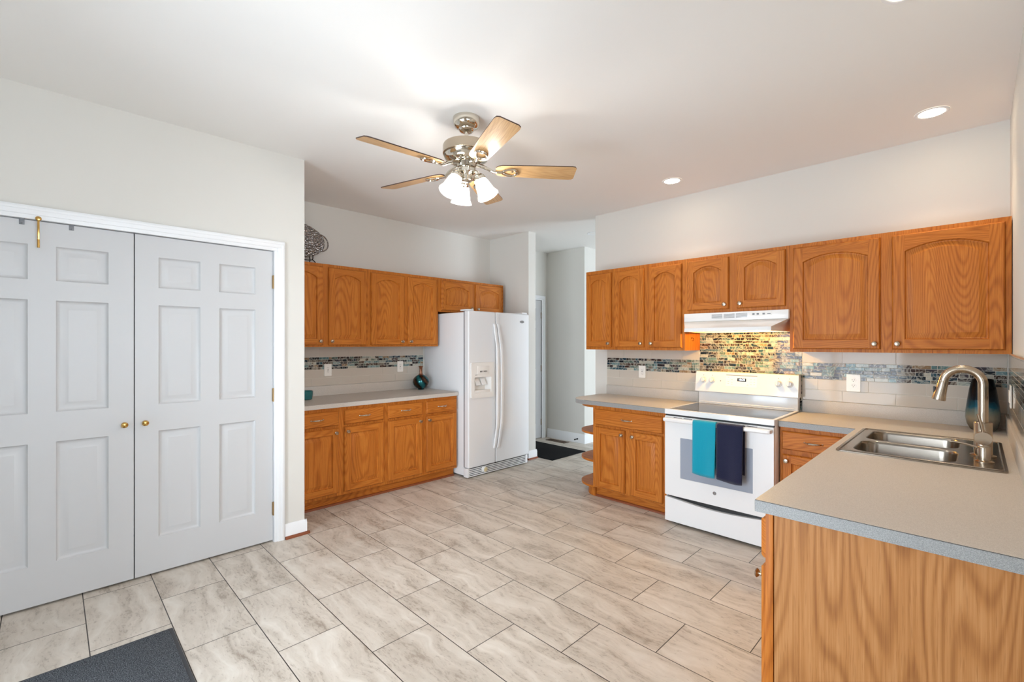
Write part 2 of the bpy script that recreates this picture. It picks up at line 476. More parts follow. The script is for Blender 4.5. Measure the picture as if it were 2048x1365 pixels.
MB().box(-2.49, SY - 0.065, 0.06, -0.81, SY - 0.058, 2.02).build('glass_pane', M['pane'], o)
b = MB(); x0, x1 = WR + 0.03, WR + 0.09
for y in (-0.4, 0.32, 1.05): b.box(x0, y, 0.95, x1, y + 0.05, 2.05)
b.box(x0, -0.4, 0.9, x1, 1.1, 0.95); b.box(x0, -0.4, 2.05, x1, 1.1, 2.1)
o = struct(b.build('added_fill_window', M['trim']))  # unseen window, added to throw fill light on the closet doors
MB().box(WR + 0.055, -0.35, 0.95, WR + 0.061, 1.05, 2.05).build('glass_pane', M['pane'], o)
b = MB()
for y in (5.1, 6.075, 7.05): b.box(x0, y, 0.25, x1, y + 0.05, 2.15)
b.box(x0, 5.1, 0.2, x1, 7.1, 0.25); b.box(x0, 5.1, 2.15, x1, 7.1, 2.2)
o = struct(b.build('window_2', M['trim']))
MB().box(WR + 0.055, 5.15, 0.25, WR + 0.061, 7.05, 2.15).build('glass_pane', M['pane'], o)

# ------------------------------------------------------------------ panel doors (local: x across, front faces -y)
def six_panel(mb, w, h, t=0.035):
    st, mu = 0.112, 0.105
    pw = (w - 2 * st - mu) / 2
    zs = [(0.21, 0.855), (1.015, 1.615), (1.72, 1.905)]
    holes = []
    for x in (st, st + pw + mu):
        for a, c in zs: holes.append((x, a, x + pw, c))
    mb.plate(rect(0, 0, w, h), [rect(*q) for q in holes], XZ, 0.0, t)
    for x0, z0, x1, z1 in holes:
        L = []
        for ins, y in ((0, 0.0), (0.003, 0.007), (0.012, 0.0135), (0.019, 0.0145), (0.048, 0.004), (0.050, 0.004)):
            L.append([(x0 + ins, y, z0 + ins), (x1 - ins, y, z0 + ins), (x1 - ins, y, z1 - ins), (x0 + ins, y, z1 - ins)])
        mb.rings(L, 0, False, True, smooth=False)
    return mb
def round_knob(mb, c, d=(0, -1, 0), r=0.014, proj=0.03, mi=0):
    q = Vector(d).to_track_quat('Z', 'Y').to_matrix()
    mb.lathe([(r * 0.75, 0), (r * 0.7, 0.003), (r * 0.38, 0.006), (r * 0.36, proj * 0.45), (r * 0.8, proj * 0.62), (r, proj * 0.78), (r * 0.86, proj * 0.93), (r * 0.4, proj), (0.0005, proj * 1.01)], c, 20, mi, q, True, True)
    return mb
def closet_door(name, y0, w, knob_x, hinge=False):
    o = six_panel(MB(), w, 2.03).build(name, M['door'])
    o.location = (WL - 0.012, y0, 0.012); o.rotation_euler = (0, 0, PI / 2)
    struct(o)
    k = round_knob(MB(), (knob_x, 0, 0.912), r=0.017, proj=0.045).build('door_knob', M['brass'], o)
    if hinge:
        for z in (1.815, 1.022, 0.223):
            b = MB(); b.box(w - 0.006, -0.008, z - 0.045, w + 0.006, 0.0, z + 0.045, 0.001)
            b.cyl((w + 0.001, -0.011, z - 0.047), (w + 0.001, -0.011, z + 0.047), 0.006, n=12)
            b.build('door_hinge', M['bronze'], o)
    return o
closet_door('door_1', -0.4145, 0.757, 0.757 - 0.044)
closet_door('door_2', 0.3475, 0.757, 0.046, True)
# casing round the closet opening
def casing(name, x, ya, yb, ztop, w=0.068):
    b = MB()
    def prof(o, i):   # o = outer edge coordinate offset 0..w
        return o
    for t, u0, u1 in ((0.012, 0.0, w), (0.018, 0.022, w), (0.021, 0.046, w - 0.006)):
        b.box(x, ya - u1, 0, x + t, ya - u0, ztop + u0, 0.002)
        b.box(x, yb + u0, 0, x + t, yb + u1, ztop + u0, 0.002)
        b.box(x, ya - u1, ztop + u0, x + t, yb + u1, ztop + u1, 0.002)
    b.box(x - 0.115, ya - 0.002, 0, x + 0.002, ya, ztop); b.box(x - 0.115, yb, 0, x + 0.002, yb + 0.002, ztop); b.box(x - 0.115, ya, ztop, x + 0.002, yb, ztop + 0.002)
    return struct(b.build(name, M['trim']))
casing('trim_1', WL, -0.4175, 1.1075, 2.046)
casing('trim_2', -4.54, 4.37, 5.13, 2.03)
o = six_panel(MB(), 0.753, 2.02).build('door_3', M['door']); o.location = (-4.546, 4.3735, 0.008); o.rotation_euler = (0, 0, PI / 2); struct(o)
for z in (1.8, 1.02, 0.23):
    MB().box(0.744, -0.008, z - 0.045, 0.756, 0.0, z + 0.045, 0.001).build('door_hinge', M['nickel'], o)

def base_profile(b, p, q, n, h=0.105, t=0.014):
    """baseboard from p to q on the floor, n = outward direction"""
    p, q, n = Vector((*p, 0)), Vector((*q, 0)), Vector((*n, 0))
    L = []
    for e in (p, q):
        L.append([e, e + n * t, e + n * t + Vector((0, 0, h - 0.02)), e + n * (t * 0.55) + Vector((0, 0, h - 0.008)), e + n * (t * 0.4) + Vector((0, 0, h)), e + Vector((0, 0, h))])
    b.rings(L, 0, True, True, smooth=False)
def shoe(b, p, q, n, r=0.016):
    p, q, n = Vector((*p, 0)), Vector((*q, 0)), Vector((*n, 0)); L = []
    for e in (p, q):
        L.append([e] + [e + n * (r * math.cos(a)) + Vector((0, 0, r * 1.15 * math.sin(a))) for a in [PI / 2 * i / 5 for i in range(6)]])
    b.rings(L, 0, True, True, smooth=False)
E1 = 0.0005
b = MB(); base_profile(b, (WL + E1, 1.178), (WL + E1, 1.331), (1, 0)); base_profile(b, (WL + 0.014, 1.3175), (-3.62, 1.3175), (0, 1)); struct(b.build('baseboard_closet', M['trim']))
b = MB(); shoe(b, (WL + 0.0145, 1.178), (WL + 0.0145, 1.3475), (1, 0)); shoe(b, (WL + 0.03, 1.3315), (-3.62, 1.3315), (0, 1)); struct(b.build('trim_3', M['cherry']))
b = MB(); base_profile(b, (-4.0, 4.0595), (-3.786, 4.0595), (0, -1)); base_profile(b, (-3.7995, 4.046), (-3.7995, 4.199), (1, 0)); struct(b.build('baseboard_stub', M['trim']))
b = MB(); shoe(b, (-3.9, 4.045), (-3.77, 4.045), (0, -1)); shoe(b, (-3.785, 4.03), (-3.785, 4.2), (1, 0)); struct(b.build('trim_4', M['cherry']))
b = MB(); base_profile(b, (-4.525, 5.2495), (-3.836, 5.2495), (0, -1), 0.13); base_profile(b, (-3.8495, 5.236), (-3.8495, 7.4), (1, 0), 0.13); struct(b.build('baseboard_hall', M['trim']))
b = MB(); base_profile(b, (WL + E1, SY + 0.01), (WL + E1, -0.486), (1, 0)); struct(b.build('baseboard_patio', M['trim']))

# ------------------------------------------------------------------ cabinets (local: x right seen from the front, front faces -y, z up)
def panel_front(mb, x0, x1, z0, z1, arch=0.0, st=0.056, t=0.019, y=-0.003, flat=False):
    """raised-panel door: slot 0 upright grain, slot 1 level grain"""
    yb, yf = y, y - t
    w, h = x1 - x0, z1 - z0
    e = 0.007
    # back and moulded edge
    L = [[(x0, yb, z0), (x1, yb, z0), (x1, yb, z1), (x0, yb, z1)], [(x0, yb - t * 0.45, z0), (x1, yb - t * 0.45, z0), (x1, yb - t * 0.45, z1), (x0, yb - t * 0.45, z1)],
         [(x0 + e * 0.6, yf + 0.003, z0 + e * 0.6), (x1 - e * 0.6, yf + 0.003, z0 + e * 0.6), (x1 - e * 0.6, yf + 0.003, z1 - e * 0.6), (x0 + e * 0.6, yf + 0.003, z1 - e * 0.6)],
         [(x0 + e, yf, z0 + e), (x1 - e, yf, z0 + e), (x1 - e, yf, z1 - e), (x0 + e, yf, z1 - e)]]
    mb.rings(L, 0, True, False, smooth=False)
    a0, a1, c0, c1 = x0 + e, x1 - e, z0 + e, z1 - e
    if flat:
        mb.quad([(a0, yf, c0), (a1, yf, c0), (a1, yf, c1), (a0, yf, c1)], 1); return
    i0, i1, k0, k1 = x0 + st, x1 - st, z0 + st, z1 - st
    NA = 18
    def loop(ins):
        xl, xr, zb, zt = i0 + ins, i1 - ins, k0 + ins, k1 - ins
        p = [(xl, zb), (xr, zb)]
        rise = arch
        if rise <= 0: return p + [(xr, zt), (xl, zt)]
        for i in range(NA + 1):
            s = 1 - 2 * i / NA
            p.append(((xl + xr) / 2 + s * (xr - xl) / 2, zt - rise + rise * (1 - s * s)))
        return p
    P = loop(0)
    mb.quad([(a0, yf, c0), (i0, yf, c0), (i0, yf, c1), (a0, yf, c1)], 0)
    mb.quad([(i1, yf, c0), (a1, yf, c0), (a1, yf, c1), (i1, yf, c1)], 0)
    mb.quad([(i0, yf, c0), (i1, yf, c0), (i1, yf, k0), (i0, yf, k0)], 1)
    top = P[2:]
    for (xa, za), (xb, zb) in zip(top[:-1], top[1:]):
        mb.quad([(xa, yf, za), (xb, yf, zb), (xb, yf, c1), (xa, yf, c1)], 1)
    Ls = []
    for ins, d in ((0, 0.0), (0.001, 0.006), (0.005, 0.013), (0.012, 0.0145), (0.040, 0.002), (0.0415, 0.002)):
        Ls.append([(u, yf + d, v) for u, v in loop(ins)])
    mb.rings(Ls, 0, False, True, smooth=False)

def knob_part(parent, x, z, y=-0.0222):
    return round_knob(MB(), (x, y, z), r=0.0155, proj=0.026).build('knob', M['nickel'], parent)
def pull_part(parent, x, z, y=-0.0222, w=0.098):
    b = MB(); N = 14; pts = []; rs = []
    for i in range(N + 1):
        s = -1 + 2 * i / N
        pts.append((x + s * w / 2, y - 0.004 - 0.022 * (1 - abs(s) ** 2.6), z)); rs.append(0.0036 + 0.0028 * (1 - s * s))
    b.tube(pts, rs, 10)
    for s in (-1, 1): b.lathe([(0.008, 0), (0.007, 0.003), (0.0035, 0.006), (0.0005, 0.007)], (x + s * w / 2, y, z), 14, 0, Vector((0, -1, 0)).to_track_quat('Z', 'Y').to_matrix())
    return b.build('pull_handle', M['chrome'], parent)

def cabinet(name, label, loc, rz, w, d, z0, z1, doors=(), drawers=(), arch=0.0, group=None, toe=0.0, ends=None, shoe_ends=True, st=0.056):
    c = thing(name, label, 'cabinet', (loc[0], loc[1], 0), rz, group)
    b = MB(); t = 0.016
    b.box(0, 0.02, z0, t, d, z1); b.box(w - t, 0.02, z0, w, d, z1)
    b.box(t, 0.02, z0, w - t, d, z0 + t); b.box(t, d - 0.006, z0 + t, w - t, d, z1)
    if toe == 0: b.box(t, 0.02, z1 - t, w - t, d - 0.006, z1)
    else:
        b.box(0, 0.06, 0.0, t, d, z0 + 0.001); b.box(w - t, 0.06, 0.0, w, d, z0 + 0.001)
    b.build('carcass', M['oakv'], c)
    b = MB(); holes = [rect(q[0] + 0.012, q[2] + 0.012, q[1] - 0.012, q[3] - 0.012) for q in list(doors) + list(drawers)]
    b.plate(rect(0, z0, w, z1), holes, XZ, 0.0, 0.0195)
    b.build('face_frame', M['oakv'], c)
    for x0, x1, a, e, kx, kz in doors:
        b = MB(); panel_front(b, x0, x1, a, e, arch, st)
        o = b.build('door', [M['oakv'], M['oakh']], c); knob_part(o, kx, kz)
    for x0, x1, a, e in drawers:
        b = MB(); panel_front(b, x0, x1, a, e, flat=True)
        o = b.build('drawer', [M['oakh'], M['oakh']], c); pull_part(o, (x0 + x1) / 2, (a + e) / 2)
    if toe:
        MB().box(0.0, 0.055, 0.0, w, 0.06, z0).build('toe_kick', M['oakh'], c)
        b = MB(); shoe(b, (0.0, 0.0545), (w, 0.0545), (0, -1)); b.build('shoe_molding', M['cherry'], c)
    return c

KD = 0.028   # knob distance from the door edge
# left run, facing +X : local x = world Y - y0
def left_cab(name, label, y0, y1, face_x, d, z0, z1, ds, dz, drz=None, arch=0.0, toe=0.0, group=None, low=True):
    D, R = [], []
    for (a, e, side) in ds:
        kx = (e - KD if side == 'r' else a + KD) - y0
        D.append((a - y0, e - y0, dz[0], dz[1], kx, dz[0] + 0.036 if low else dz[1] - 0.04))
        if drz: R.append((a - y0, e - y0, drz[0], drz[1]))
    return cabinet(name, label, (face_x, y0), PI / 2, y1 - y0, d, z0, z1, D, R, arch, group, toe)
left_cab('wall_cabinet', 'oak wall cabinet holding up the silver tray, beside the closet wall corner', 1.335, 2.171, -4.165, 0.325, 1.364, 2.116, [(1.37, 1.733, 'r'), (1.781, 2.147, 'l')], (1.380, 2.087), arch=0.044)
left_cab('wall_cabinet', 'oak wall cabinet touching the refrigerator, above the swirled vase', 2.172, 2.998, -4.165, 0.325, 1.364, 2.116, [(2.199, 2.567, 'r'), (2.613, 2.971, 'l')], (1.380, 2.087), arch=0.044)
left_cab('wall_cabinet', 'short oak wall cabinet over the white refrigerator', 2.999, 3.988, -4.165, 0.325, 1.745, 2.116, [(3.034, 3.484, 'r'), (3.527, 3.948, 'l')], (1.762, 2.090), arch=0.044)
left_cab('base_cabinet', 'oak base cabinet under the left counter, beside the closet wall corner', 1.335, 2.181, -3.857, 0.63, 0.092, 0.850, [(1.363, 1.738, 'r'), (1.786, 2.160, 'l')], (0.118, 0.676), (0.697, 0.822), toe=1, low=False)
left_cab('base_cabinet', 'oak base cabinet under the left counter, beside the refrigerator', 2.182, 3.015, -3.857, 0.63, 0.092, 0.850, [(2.206, 2.579, 'r'), (2.627, 3.003, 'l')], (0.118, 0.676), (0.697, 0.822), toe=1, low=False)
# range wall, facing -Y : local x = world X - x0
def wall_cab(name, label, x0, x1, face_y, d, z0, z1, ds, dz, dr=None, drz=None, arch=0.0, toe=0.0, low=True, st=0.056):
    D = []
    for (a, e, side) in ds:
        kx = (e - KD if side == 'r' else a + KD) - x0
        D.append((a - x0, e - x0, dz[0], dz[1], kx, dz[0] + 0.036 if low else dz[1] - 0.04))
    R = [(a - x0, e - x0, drz[0], drz[1]) for a, e in (dr or [])]
    return cabinet(name, label, (x0, face_y), 0.0, x1 - x0, d, z0, z1, D, R, arch, None, toe, st=st)
wall_cab('wall_cabinet', 'narrow single-door oak wall cabinet at the hall end of the range wall', -2.747, -2.4285, 3.775, 0.304, 1.336, 2.103, [(-2.733, -2.447, 'r')], (1.360, 2.070), arch=0.044)
wall_cab('wall_cabinet', 'tall two-door oak wall cabinet just left of the range hood', -2.4275, -1.7335, 3.775, 0.304, 1.336, 2.103, [(-2.409, -2.106, 'r'), (-2.060, -1.757, 'l')], (1.360, 2.070), arch=0.044)
wall_cab('wall_cabinet', 'short oak wall cabinet right above the range hood', -1.7325, -0.9545, 3.775, 0.304, 1.642, 2.103, [(-1.709, -1.374, 'r'), (-1.314, -0.979, 'l')], (1.668, 2.078), arch=0.044)
wall_cab('wall_cabinet', 'wide oak wall cabinet above the faucet in the right corner', -0.9535, 0.134, 3.775, 0.304, 1.336, 2.103, [(-0.931, -0.439, 'r'), (-0.381, 0.109, 'l')], (1.358, 2.076), arch=0.044, st=0.062)
bc = wall_cab('base_cabinet', 'oak base cabinet between the rounded corner shelves and the range', -2.463, -1.735, 3.49, 0.59, 0.095, 0.838, [(-2.431, -2.127, 'r'), (-2.075, -1.782, 'l')], (0.107, 0.648), [(-2.431, -1.782)], (0.668, 0.806), toe=1, low=False)
wall_cab('base_cabinet', 'oak corner base cabinet with one drawer, right of the range', -0.940, -0.506, 3.49, 0.59, 0.095, 0.838, [(-0.925, -0.56, 'l')], (0.107, 0.655), [(-0.925, -0.56)], (0.688, 0.810), toe=1, low=False)
# peninsula, facing -X : local x = y1 - world Y
def pen_cab(label, y0, y1, ds, drs):
    D = [(y1 - e, y1 - a, 0.107, 0.645, (y1 - a - KD) if s == 'near' else (y1 - e + KD), 0.600) for a, e, s in ds]
    R = [(y1 - e, y1 - a, 0.672, 0.806) for a, e in drs]
    return cabinet('base_cabinet', label, (-0.497, y1), -PI / 2, y1 - y0, 0.62, 0.095, 0.838, D, R, 0.0, None, 1)
pc = pen_cab('oak base cabinet with the pale veneer end panel, nearest the camera', 1.692, 2.52, [(1.708, 2.08, 'near'), (2.13, 2.50, 'far')], [(1.708, 2.08), (2.13, 2.50)])
# its end panel and corner stile (seen from the camera)
MB().box(0.8283, 0.0245, 0.0, 0.8315, 0.62, 0.8375).build('end_panel', M['veneer'], pc)
MB().box(0.8283, 0.0, 0.0, 0.8375, 0.0225, 0.8375, 0.001).build('corner_stile', M['oakv'], pc)
pen_cab('oak base cabinet under the stainless sink', 2.521, 3.462, [(2.545, 2.97, 'far'), (3.01, 3.43, 'near')], [])

# ------------------------------------------------------------------ counters
def counter(name, label, outer, holes, z1, lips, edges, t=0.039, strip=None):
    c = thing(name, label, 'countertop')
    b = MB(); b.plate(outer, holes, XY, z1 - t, z1); b.build('slab', M['counter'], c)
    b = MB()
    for q in lips: b.box(*q, 0.002)
    b.build('back_lip', M['counter'], c)
    b = MB()
    for (p, q, n) in edges:   # dark laminate seam along the front edge
        p, q, n = Vector(p), Vector(q), Vector(n)
        for zz in (z1 - 0.0022,):
            a = p + n * 0.0004; e = q + n * 0.0004
            b.rings([[(v.x, v.y, zz), (v.x, v.y, zz + 0.0018), (v.x - n.x * 0.002, v.y - n.y * 0.002, zz + 0.0018), (v.x - n.x * 0.002, v.y - n.y * 0.002, zz)] for v in (a, e)], 0, True, True, smooth=False)
    b.build('edge_seam', M['seam'], c)
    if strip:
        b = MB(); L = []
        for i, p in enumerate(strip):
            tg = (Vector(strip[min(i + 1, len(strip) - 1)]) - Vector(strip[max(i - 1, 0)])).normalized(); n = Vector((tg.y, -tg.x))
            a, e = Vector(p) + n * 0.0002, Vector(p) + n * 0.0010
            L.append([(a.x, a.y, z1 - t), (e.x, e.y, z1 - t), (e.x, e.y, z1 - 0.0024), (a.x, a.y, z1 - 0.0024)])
        b.rings(L, 0, True, True, smooth=False); b.build('edge_shade_strip', M['edge'], c)  # darker skin over the slab edge, shade painted in
    return c
ZL, ZR = 0.889, 0.877
counter('countertop', 'grey laminate countertop along the left alcove wall, holding the swirled vase', rect(-4.489, 1.3185, -3.835, 3.018), [], ZL,
        [(-4.489, 1.3185, ZL, -4.470, 3.018, 0.984)], [((-3.835, 1.32), (-3.835, 3.018), (1, 0))])
A = [(-2.742, 4.079)] + [(-2.742 + 0.0, 3.72)]
cl = rr(-2.745, 3.465, -1.732, 4.079, [0.2, 0, 0, 0.12], 10)
counter('countertop', 'grey laminate countertop with a rounded end, left of the range', cl, [], ZR,
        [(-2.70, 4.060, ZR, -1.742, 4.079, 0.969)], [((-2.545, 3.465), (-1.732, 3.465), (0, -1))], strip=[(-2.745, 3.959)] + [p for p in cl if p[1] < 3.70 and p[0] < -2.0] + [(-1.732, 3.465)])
sink_hole = rr(-0.455, 2.715, 0.062, 3.452, 0.03)
counter('countertop', 'L-shaped grey laminate countertop with the sink, in the right corner',
        [(-0.942, 3.465), (-0.522, 3.465), (-0.522, 1.66), (0.137, 1.66), (0.137, 4.079), (-0.942, 4.079)], [sink_hole], ZR,
        [(-0.942, 4.060, ZR, 0.137, 4.079, 0.969), (0.118, 1.66, ZR, 0.137, 4.059, 0.969)],
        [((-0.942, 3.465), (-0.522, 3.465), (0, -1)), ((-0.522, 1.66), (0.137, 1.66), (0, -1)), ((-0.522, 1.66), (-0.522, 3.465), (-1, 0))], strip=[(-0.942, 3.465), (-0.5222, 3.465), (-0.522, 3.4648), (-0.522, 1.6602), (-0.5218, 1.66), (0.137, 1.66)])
# rounded corner shelves at the end of the base cabinet
sh = thing('corner_shelf', 'open oak end shelves with rounded fronts, at the hall end of the range counter', 'shelf', (-2.4635, 3.49, 0))
def shelf_loop(d=0.245, w=0.59):
    return [(0.0, 0.005), (0.0, w - 0.012)] + [(-d, w - 0.012)] + [(-d, 0.22)] + [(-d + 0.0 + d * (1 - math.cos(a)) * 1.0, 0.22 - 0.215 * math.sin(a)) for a in [PI / 2 * i / 10 for i in range(1, 10)]]
for z in (0.082, 0.315, 0.565):
    MB().plate(shelf_loop(), [], XY, z, z + 0.019).build('shelf', M['oakh'], sh)
MB().plate(shelf_loop(0.235, 0.59), [], XY, 0.812, 0.8375).build('top_rail', M['oakh'], sh)
MB().box(-0.245, 0.578, 0.082, 0.0, 0.5895, 0.8375).build('back_panel', M['oakv'], sh)
MB().plate(shelf_loop(0.17, 0.57), [], lambda u, v, w: (u, v + 0.03, w), 0.0, 0.082).build('toe_kick', M['oakv'], sh)

# ------------------------------------------------------------------ tile backsplashes
RND = random.Random(7)
PAL = [lin(24, 34, 42), lin(36, 30, 30), lin(62, 44, 38), lin(52, 84, 96), lin(92, 124, 124), lin(150, 158, 150), lin(112, 104, 92), lin(30, 52, 66), lin(84, 104, 96), lin(178, 176, 162), lin(60, 58, 66), lin(136, 112, 84), lin(46, 40, 44), lin(110, 138, 140)]
def tile_box(b, fm, u0, u1, v0, v1, h, tint=None):
    n0 = len(b.bm.faces)
    L = [[fm(*p, 0.0) for p in rect(u0, v0, u1, v1)], [fm(*p, h * 0.7) for p in rect(u0, v0, u1, v1)], [fm(*p, h) for p in rect(u0 + .0007, v0 + .0007, u1 - .0007, v1 - .0007)]]
    b.rings(L, 0, False, True, smooth=False)
    if tint:
        b.bm.faces.ensure_lookup_table(); b.color([b.bm.faces[i] for i in range(n0, len(b.bm.faces))], tint)
def mosaic(b, fm, u0, u1, v0, rows, ph=0.0243, skip=None):
    for r in range(rows):
        u = u0 - RND.uniform(0, 0.05); z0 = v0 + r * ph
        while u < u1:
            w = RND.choice((0.03, 0.045, 0.06, 0.075, 0.095)); a, e = max(u, u0), min(u + w, u1)
            if e - a > 0.008: tile_box(b, fm, a + 0.0012, e - 0.0012, z0 + 0.0012, z0 + ph - 0.0012, 0.0025, RND.choice(PAL))
            u += w
def field(b, fm, u0, u1, v0, v1, shift, L=0.302):
    u = u0 - shift
    while u < u1:
        a, e = max(u, u0), min(u + L, u1)
        if e - a > 0.008: tile_box(b, fm, a + 0.0012, e - 0.0012, v0 + 0.0012, v1 - 0.0012, 0.0022)
        u += L
def backsplash(label, fm, rows_field, bands, bed):
    t = thing('tile_backsplash', label, 'backsplash')
    b = MB()
    for u0, u1, v0, v1 in bed:
        b.rings([[fm(*p, 0.0005) for p in rect(u0, v0, u1, v1)], [fm(*p, 0.0055) for p in rect(u0, v0, u1, v1)]], 0, True, True, smooth=False)
    b.build('grout_bed', M['grout'], t)
    g = lambda u, v, w: fm(u, v, w + 0.0055)
    for u0 in sorted({q[0] for q in rows_field}):
        b = MB()
        for q in rows_field:
            if q[0] == u0: field(b, g, *q)
        b.build('glass_tiles', M['tile'], t)
    b = MB()
    for q in bands: mosaic(b, g, *q)
    b.build('mosaic_band', M['mosaic'], t)
    return t
FL = lambda u, v, w: (-4.49 + w, u, v)
backsplash('greige tile backsplash with dark mosaic stripe above the left counter', FL,
           [(1.322, 3.02, 1.264, 1.362, .1), (1.322, 3.02, 1.062, 1.1405, .02), (1.322, 3.02, 0.985, 1.0615, .17)],
           [(1.322, 3.02, 1.1415, 5)], [(1.32, 3.022, 0.985, 1.3635)])
FS = lambda u, v, w: (u, WS - w, v)
backsplash('greige tile backsplash with full mosaic panel behind the range', FS,
           [(-2.70, -1.7385, 1.2505, 1.3345, .1), (-2.70, -1.7385, 1.0495, 1.1275, .15), (-2.70, -1.7385, 0.970, 1.0485, .0),
            (-0.945, 0.128, 1.2505, 1.3345, .05), (-0.945, 0.128, 1.0495, 1.1275, .2), (-0.945, 0.128, 0.970, 1.0485, .05)],
           [(-2.70, -1.7375, 1.1285, 5), (-1.7365, -0.9465, 0.8855, 31), (-0.9455, 0.128, 1.1285, 5)],
           [(-2.705, -1.738, 0.9695, 1.335), (-1.7375, -0.946, 0.8855, 1.641), (-0.9455, 0.1375, 0.9695, 1.335)])
FR = lambda u, v, w: (WR - w, u, v)
rb = backsplash('greige tile backsplash with mosaic stripe on the right wall beside the faucet', FR,
           [(1.68, 4.06, 1.2505, 1.3245, .1), (1.68, 4.06, 1.0495, 1.1275, .02), (1.68, 4.06, 0.970, 1.0485, .17)],
           [(1.68, 4.06, 1.1285, 5)], [(1.68, 4.062, 0.9695, 1.325)])
b = MB(); b.tube([(WR - 0.0085, 1.68, 1.333), (WR - 0.0085, 3.74, 1.333)], 0.0075, 10); b.build('pencil_liner', M['tile'], rb)

# ------------------------------------------------------------------ refrigerator (local: faces -y, x right)
fr = thing('refrigerator', 'white side-by-side refrigerator with ice and water dispenser', 'refrigerator', (-3.68, 3.03, 0), PI / 2)
FW, FT = 0.908, 1.735
MB().box(0.004, 0.085, 0.02, FW - 0.004, 0.79, 1.722, 0.006).build('body', M['appl_tex'], fr)
sx = 0.383
def fridge_door(x0, x1, name, hole=None):
    b = MB(); b.plate(rect(x0, 0.105, x1, FT), [hole] if hole else [], XZ, 0.0, 0.072)
    o = b.build(name, M['appl_tex'], fr)
    md = o.modifiers.new('rounded_edges', 'BEVEL'); md.width = 0.014; md.segments = 4; md.limit_method = 'ANGLE'; md.angle_limit = math.radians(50)
    return o
R0, R1, Q0, Q1 = 0.070, 0.303, 0.880, 1.043
MB().box(0.006, 0.0725, 0.11, FW - 0.006, 0.0845, 1.73).build('door_gasket', M['grey'], fr)
d1 = fridge_door(0.0, sx - 0.003, 'freezer_door', rect(R0 - 0.02, Q0 - 0.02, R1 + 0.02, Q1 + 0.02))
d2 = fridge_door(sx + 0.003, FW, 'fridge_door')
def fridge_handle(parent, x, sgn):
    b = MB(); L = []
    for i in range(25):
        s = i / 24.0; z = 0.27 + s * (1.60 - 0.27); k = math.sin(PI * s)
        y = -0.006 - 0.045 * min(1.0, k * 1.6) - 0.012 * k; xx = x + sgn * 0.006 * k
        wd = 0.016
        L.append([(xx - wd, y, z), (xx - wd * 0.7, y - 0.012, z), (xx + wd * 0.7, y - 0.012, z), (xx + wd, y, z), (xx + wd * 0.8, y + 0.01, z), (xx - wd * 0.8, y + 0.01, z)])
    b.rings(L, 0, True, True)
    b.box(x - 0.014, -0.012, 0.262, x + 0.014, -0.0003, 0.30, 0.004); b.box(x - 0.014, -0.012, 1.57, x + 0.014, -0.0003, 1.61, 0.004)
    return b.build('handle', M['appl'], parent)
fridge_handle(d1, sx - 0.024, -1); fridge_handle(d2, sx + 0.026, 1)
# dispenser
X0, X1, Z0, Z1 = 0.028, 0.345, 0.825, 1.196
b = MB(); b.plate(rr(X0, Z0, X1, Z1, 0.012), [rr(R0, Q0, R1, Q1, 0.01)], XZ, -0.016, -0.0003)
ds = b.build('dispenser', M['appl_warm'], d1)
b = MB(); b.box(0.105, -0.0195, 1.075, 0.27, -0.0163, 1.16, 0.001); b.build('control_strip', M['appl_warm'], ds)
b = MB()
for i in range(6): b.box(0.140 + i * 0.018, -0.0205, 1.094, 0.148 + i * 0.018, -0.0194, 1.110)
b.build('control_buttons', M['dark'], ds)
MB().box(0.078, -0.0166, 1.064, 0.104, -0.0159, 1.070).build('maker_mark', M['grey'], ds)
b = MB(); b.rings([[(R0, -0.014, Q0), (R1, -0.014, Q0), (R1, -0.014, Q1), (R0, -0.014, Q1)], [(R0 + .004, 0.055, Q0 + .03), (R1 - .03, 0.055, Q0 + .03), (R1 - .03, 0.055, Q1 - .01), (R0 + .004, 0.055, Q1 - .01)]], 0, False, True, smooth=False); b.build('dispenser_recess', M['appl_warm'], ds)
for x in (0.10, 0.185):
    b = MB(); b.rings([[(x, 0.03, 1.025), (x + 0.056, 0.03, 1.025), (x + 0.056, 0.036, 1.025), (x, 0.036, 1.025)], [(x + 0.008, -0.002, 0.958), (x + 0.066, -0.002, 0.958), (x + 0.066, 0.006, 0.954), (x + 0.008, 0.006, 0.954)]], 0, True, True, smooth=False)
    b.build('paddle', M['appl'], ds)
b = MB(); b.box(R0 + 0.006, -0.012, Q0 + 0.002, R1 - 0.01, 0.04, Q0 + 0.026, 0.003); b.build('drip_tray', M['appl_warm'], ds)
# badge, hinge covers, grille
q = Vector((0, -1, 0)).to_track_quat('Z', 'Y').to_matrix()
b = MB(); b.lathe([(0.014, 0), (0.014, 0.0015), (0.011, 0.0025)], (0, 0, 0), 28, 0, q); b.xf(Matrix.Translation((0.79, -0.0003, 1.642)) @ Matrix.Diagonal((2.5, 1, 1.05, 1)))
bd = b.build('oval_badge', M['grey'], d2)
b = MB(); b.tube([(0.79 + 0.023 * math.cos(a), -0.003, 1.642 + 0.009 * math.sin(a)) for a in [0.4 + 5.2 * i / 20 for i in range(21)]], 0.0011, 6); b.tube([(0.782, -0.003, 1.640), (0.787, -0.003, 1.645), (0.79, -0.003, 1.639), (0.795, -0.003, 1.646), (0.799, -0.003, 1.641)], 0.001, 6); b.build('badge_swirl', M['chrome'], bd)
for x in (0.01, FW - 0.09):
    MB().box(x, 0.02, FT + 0.0005, x + 0.08, 0.15, FT + 0.017, 0.005).build('hinge_cover', M['appl_tex'], fr)
gb = MB(); gb.box(0.004, 0.02, 0.008, 0.03, 0.084, 0.1, 0.002); gb.box(FW - 0.03, 0.02, 0.008, FW - 0.004, 0.084, 0.1, 0.002)
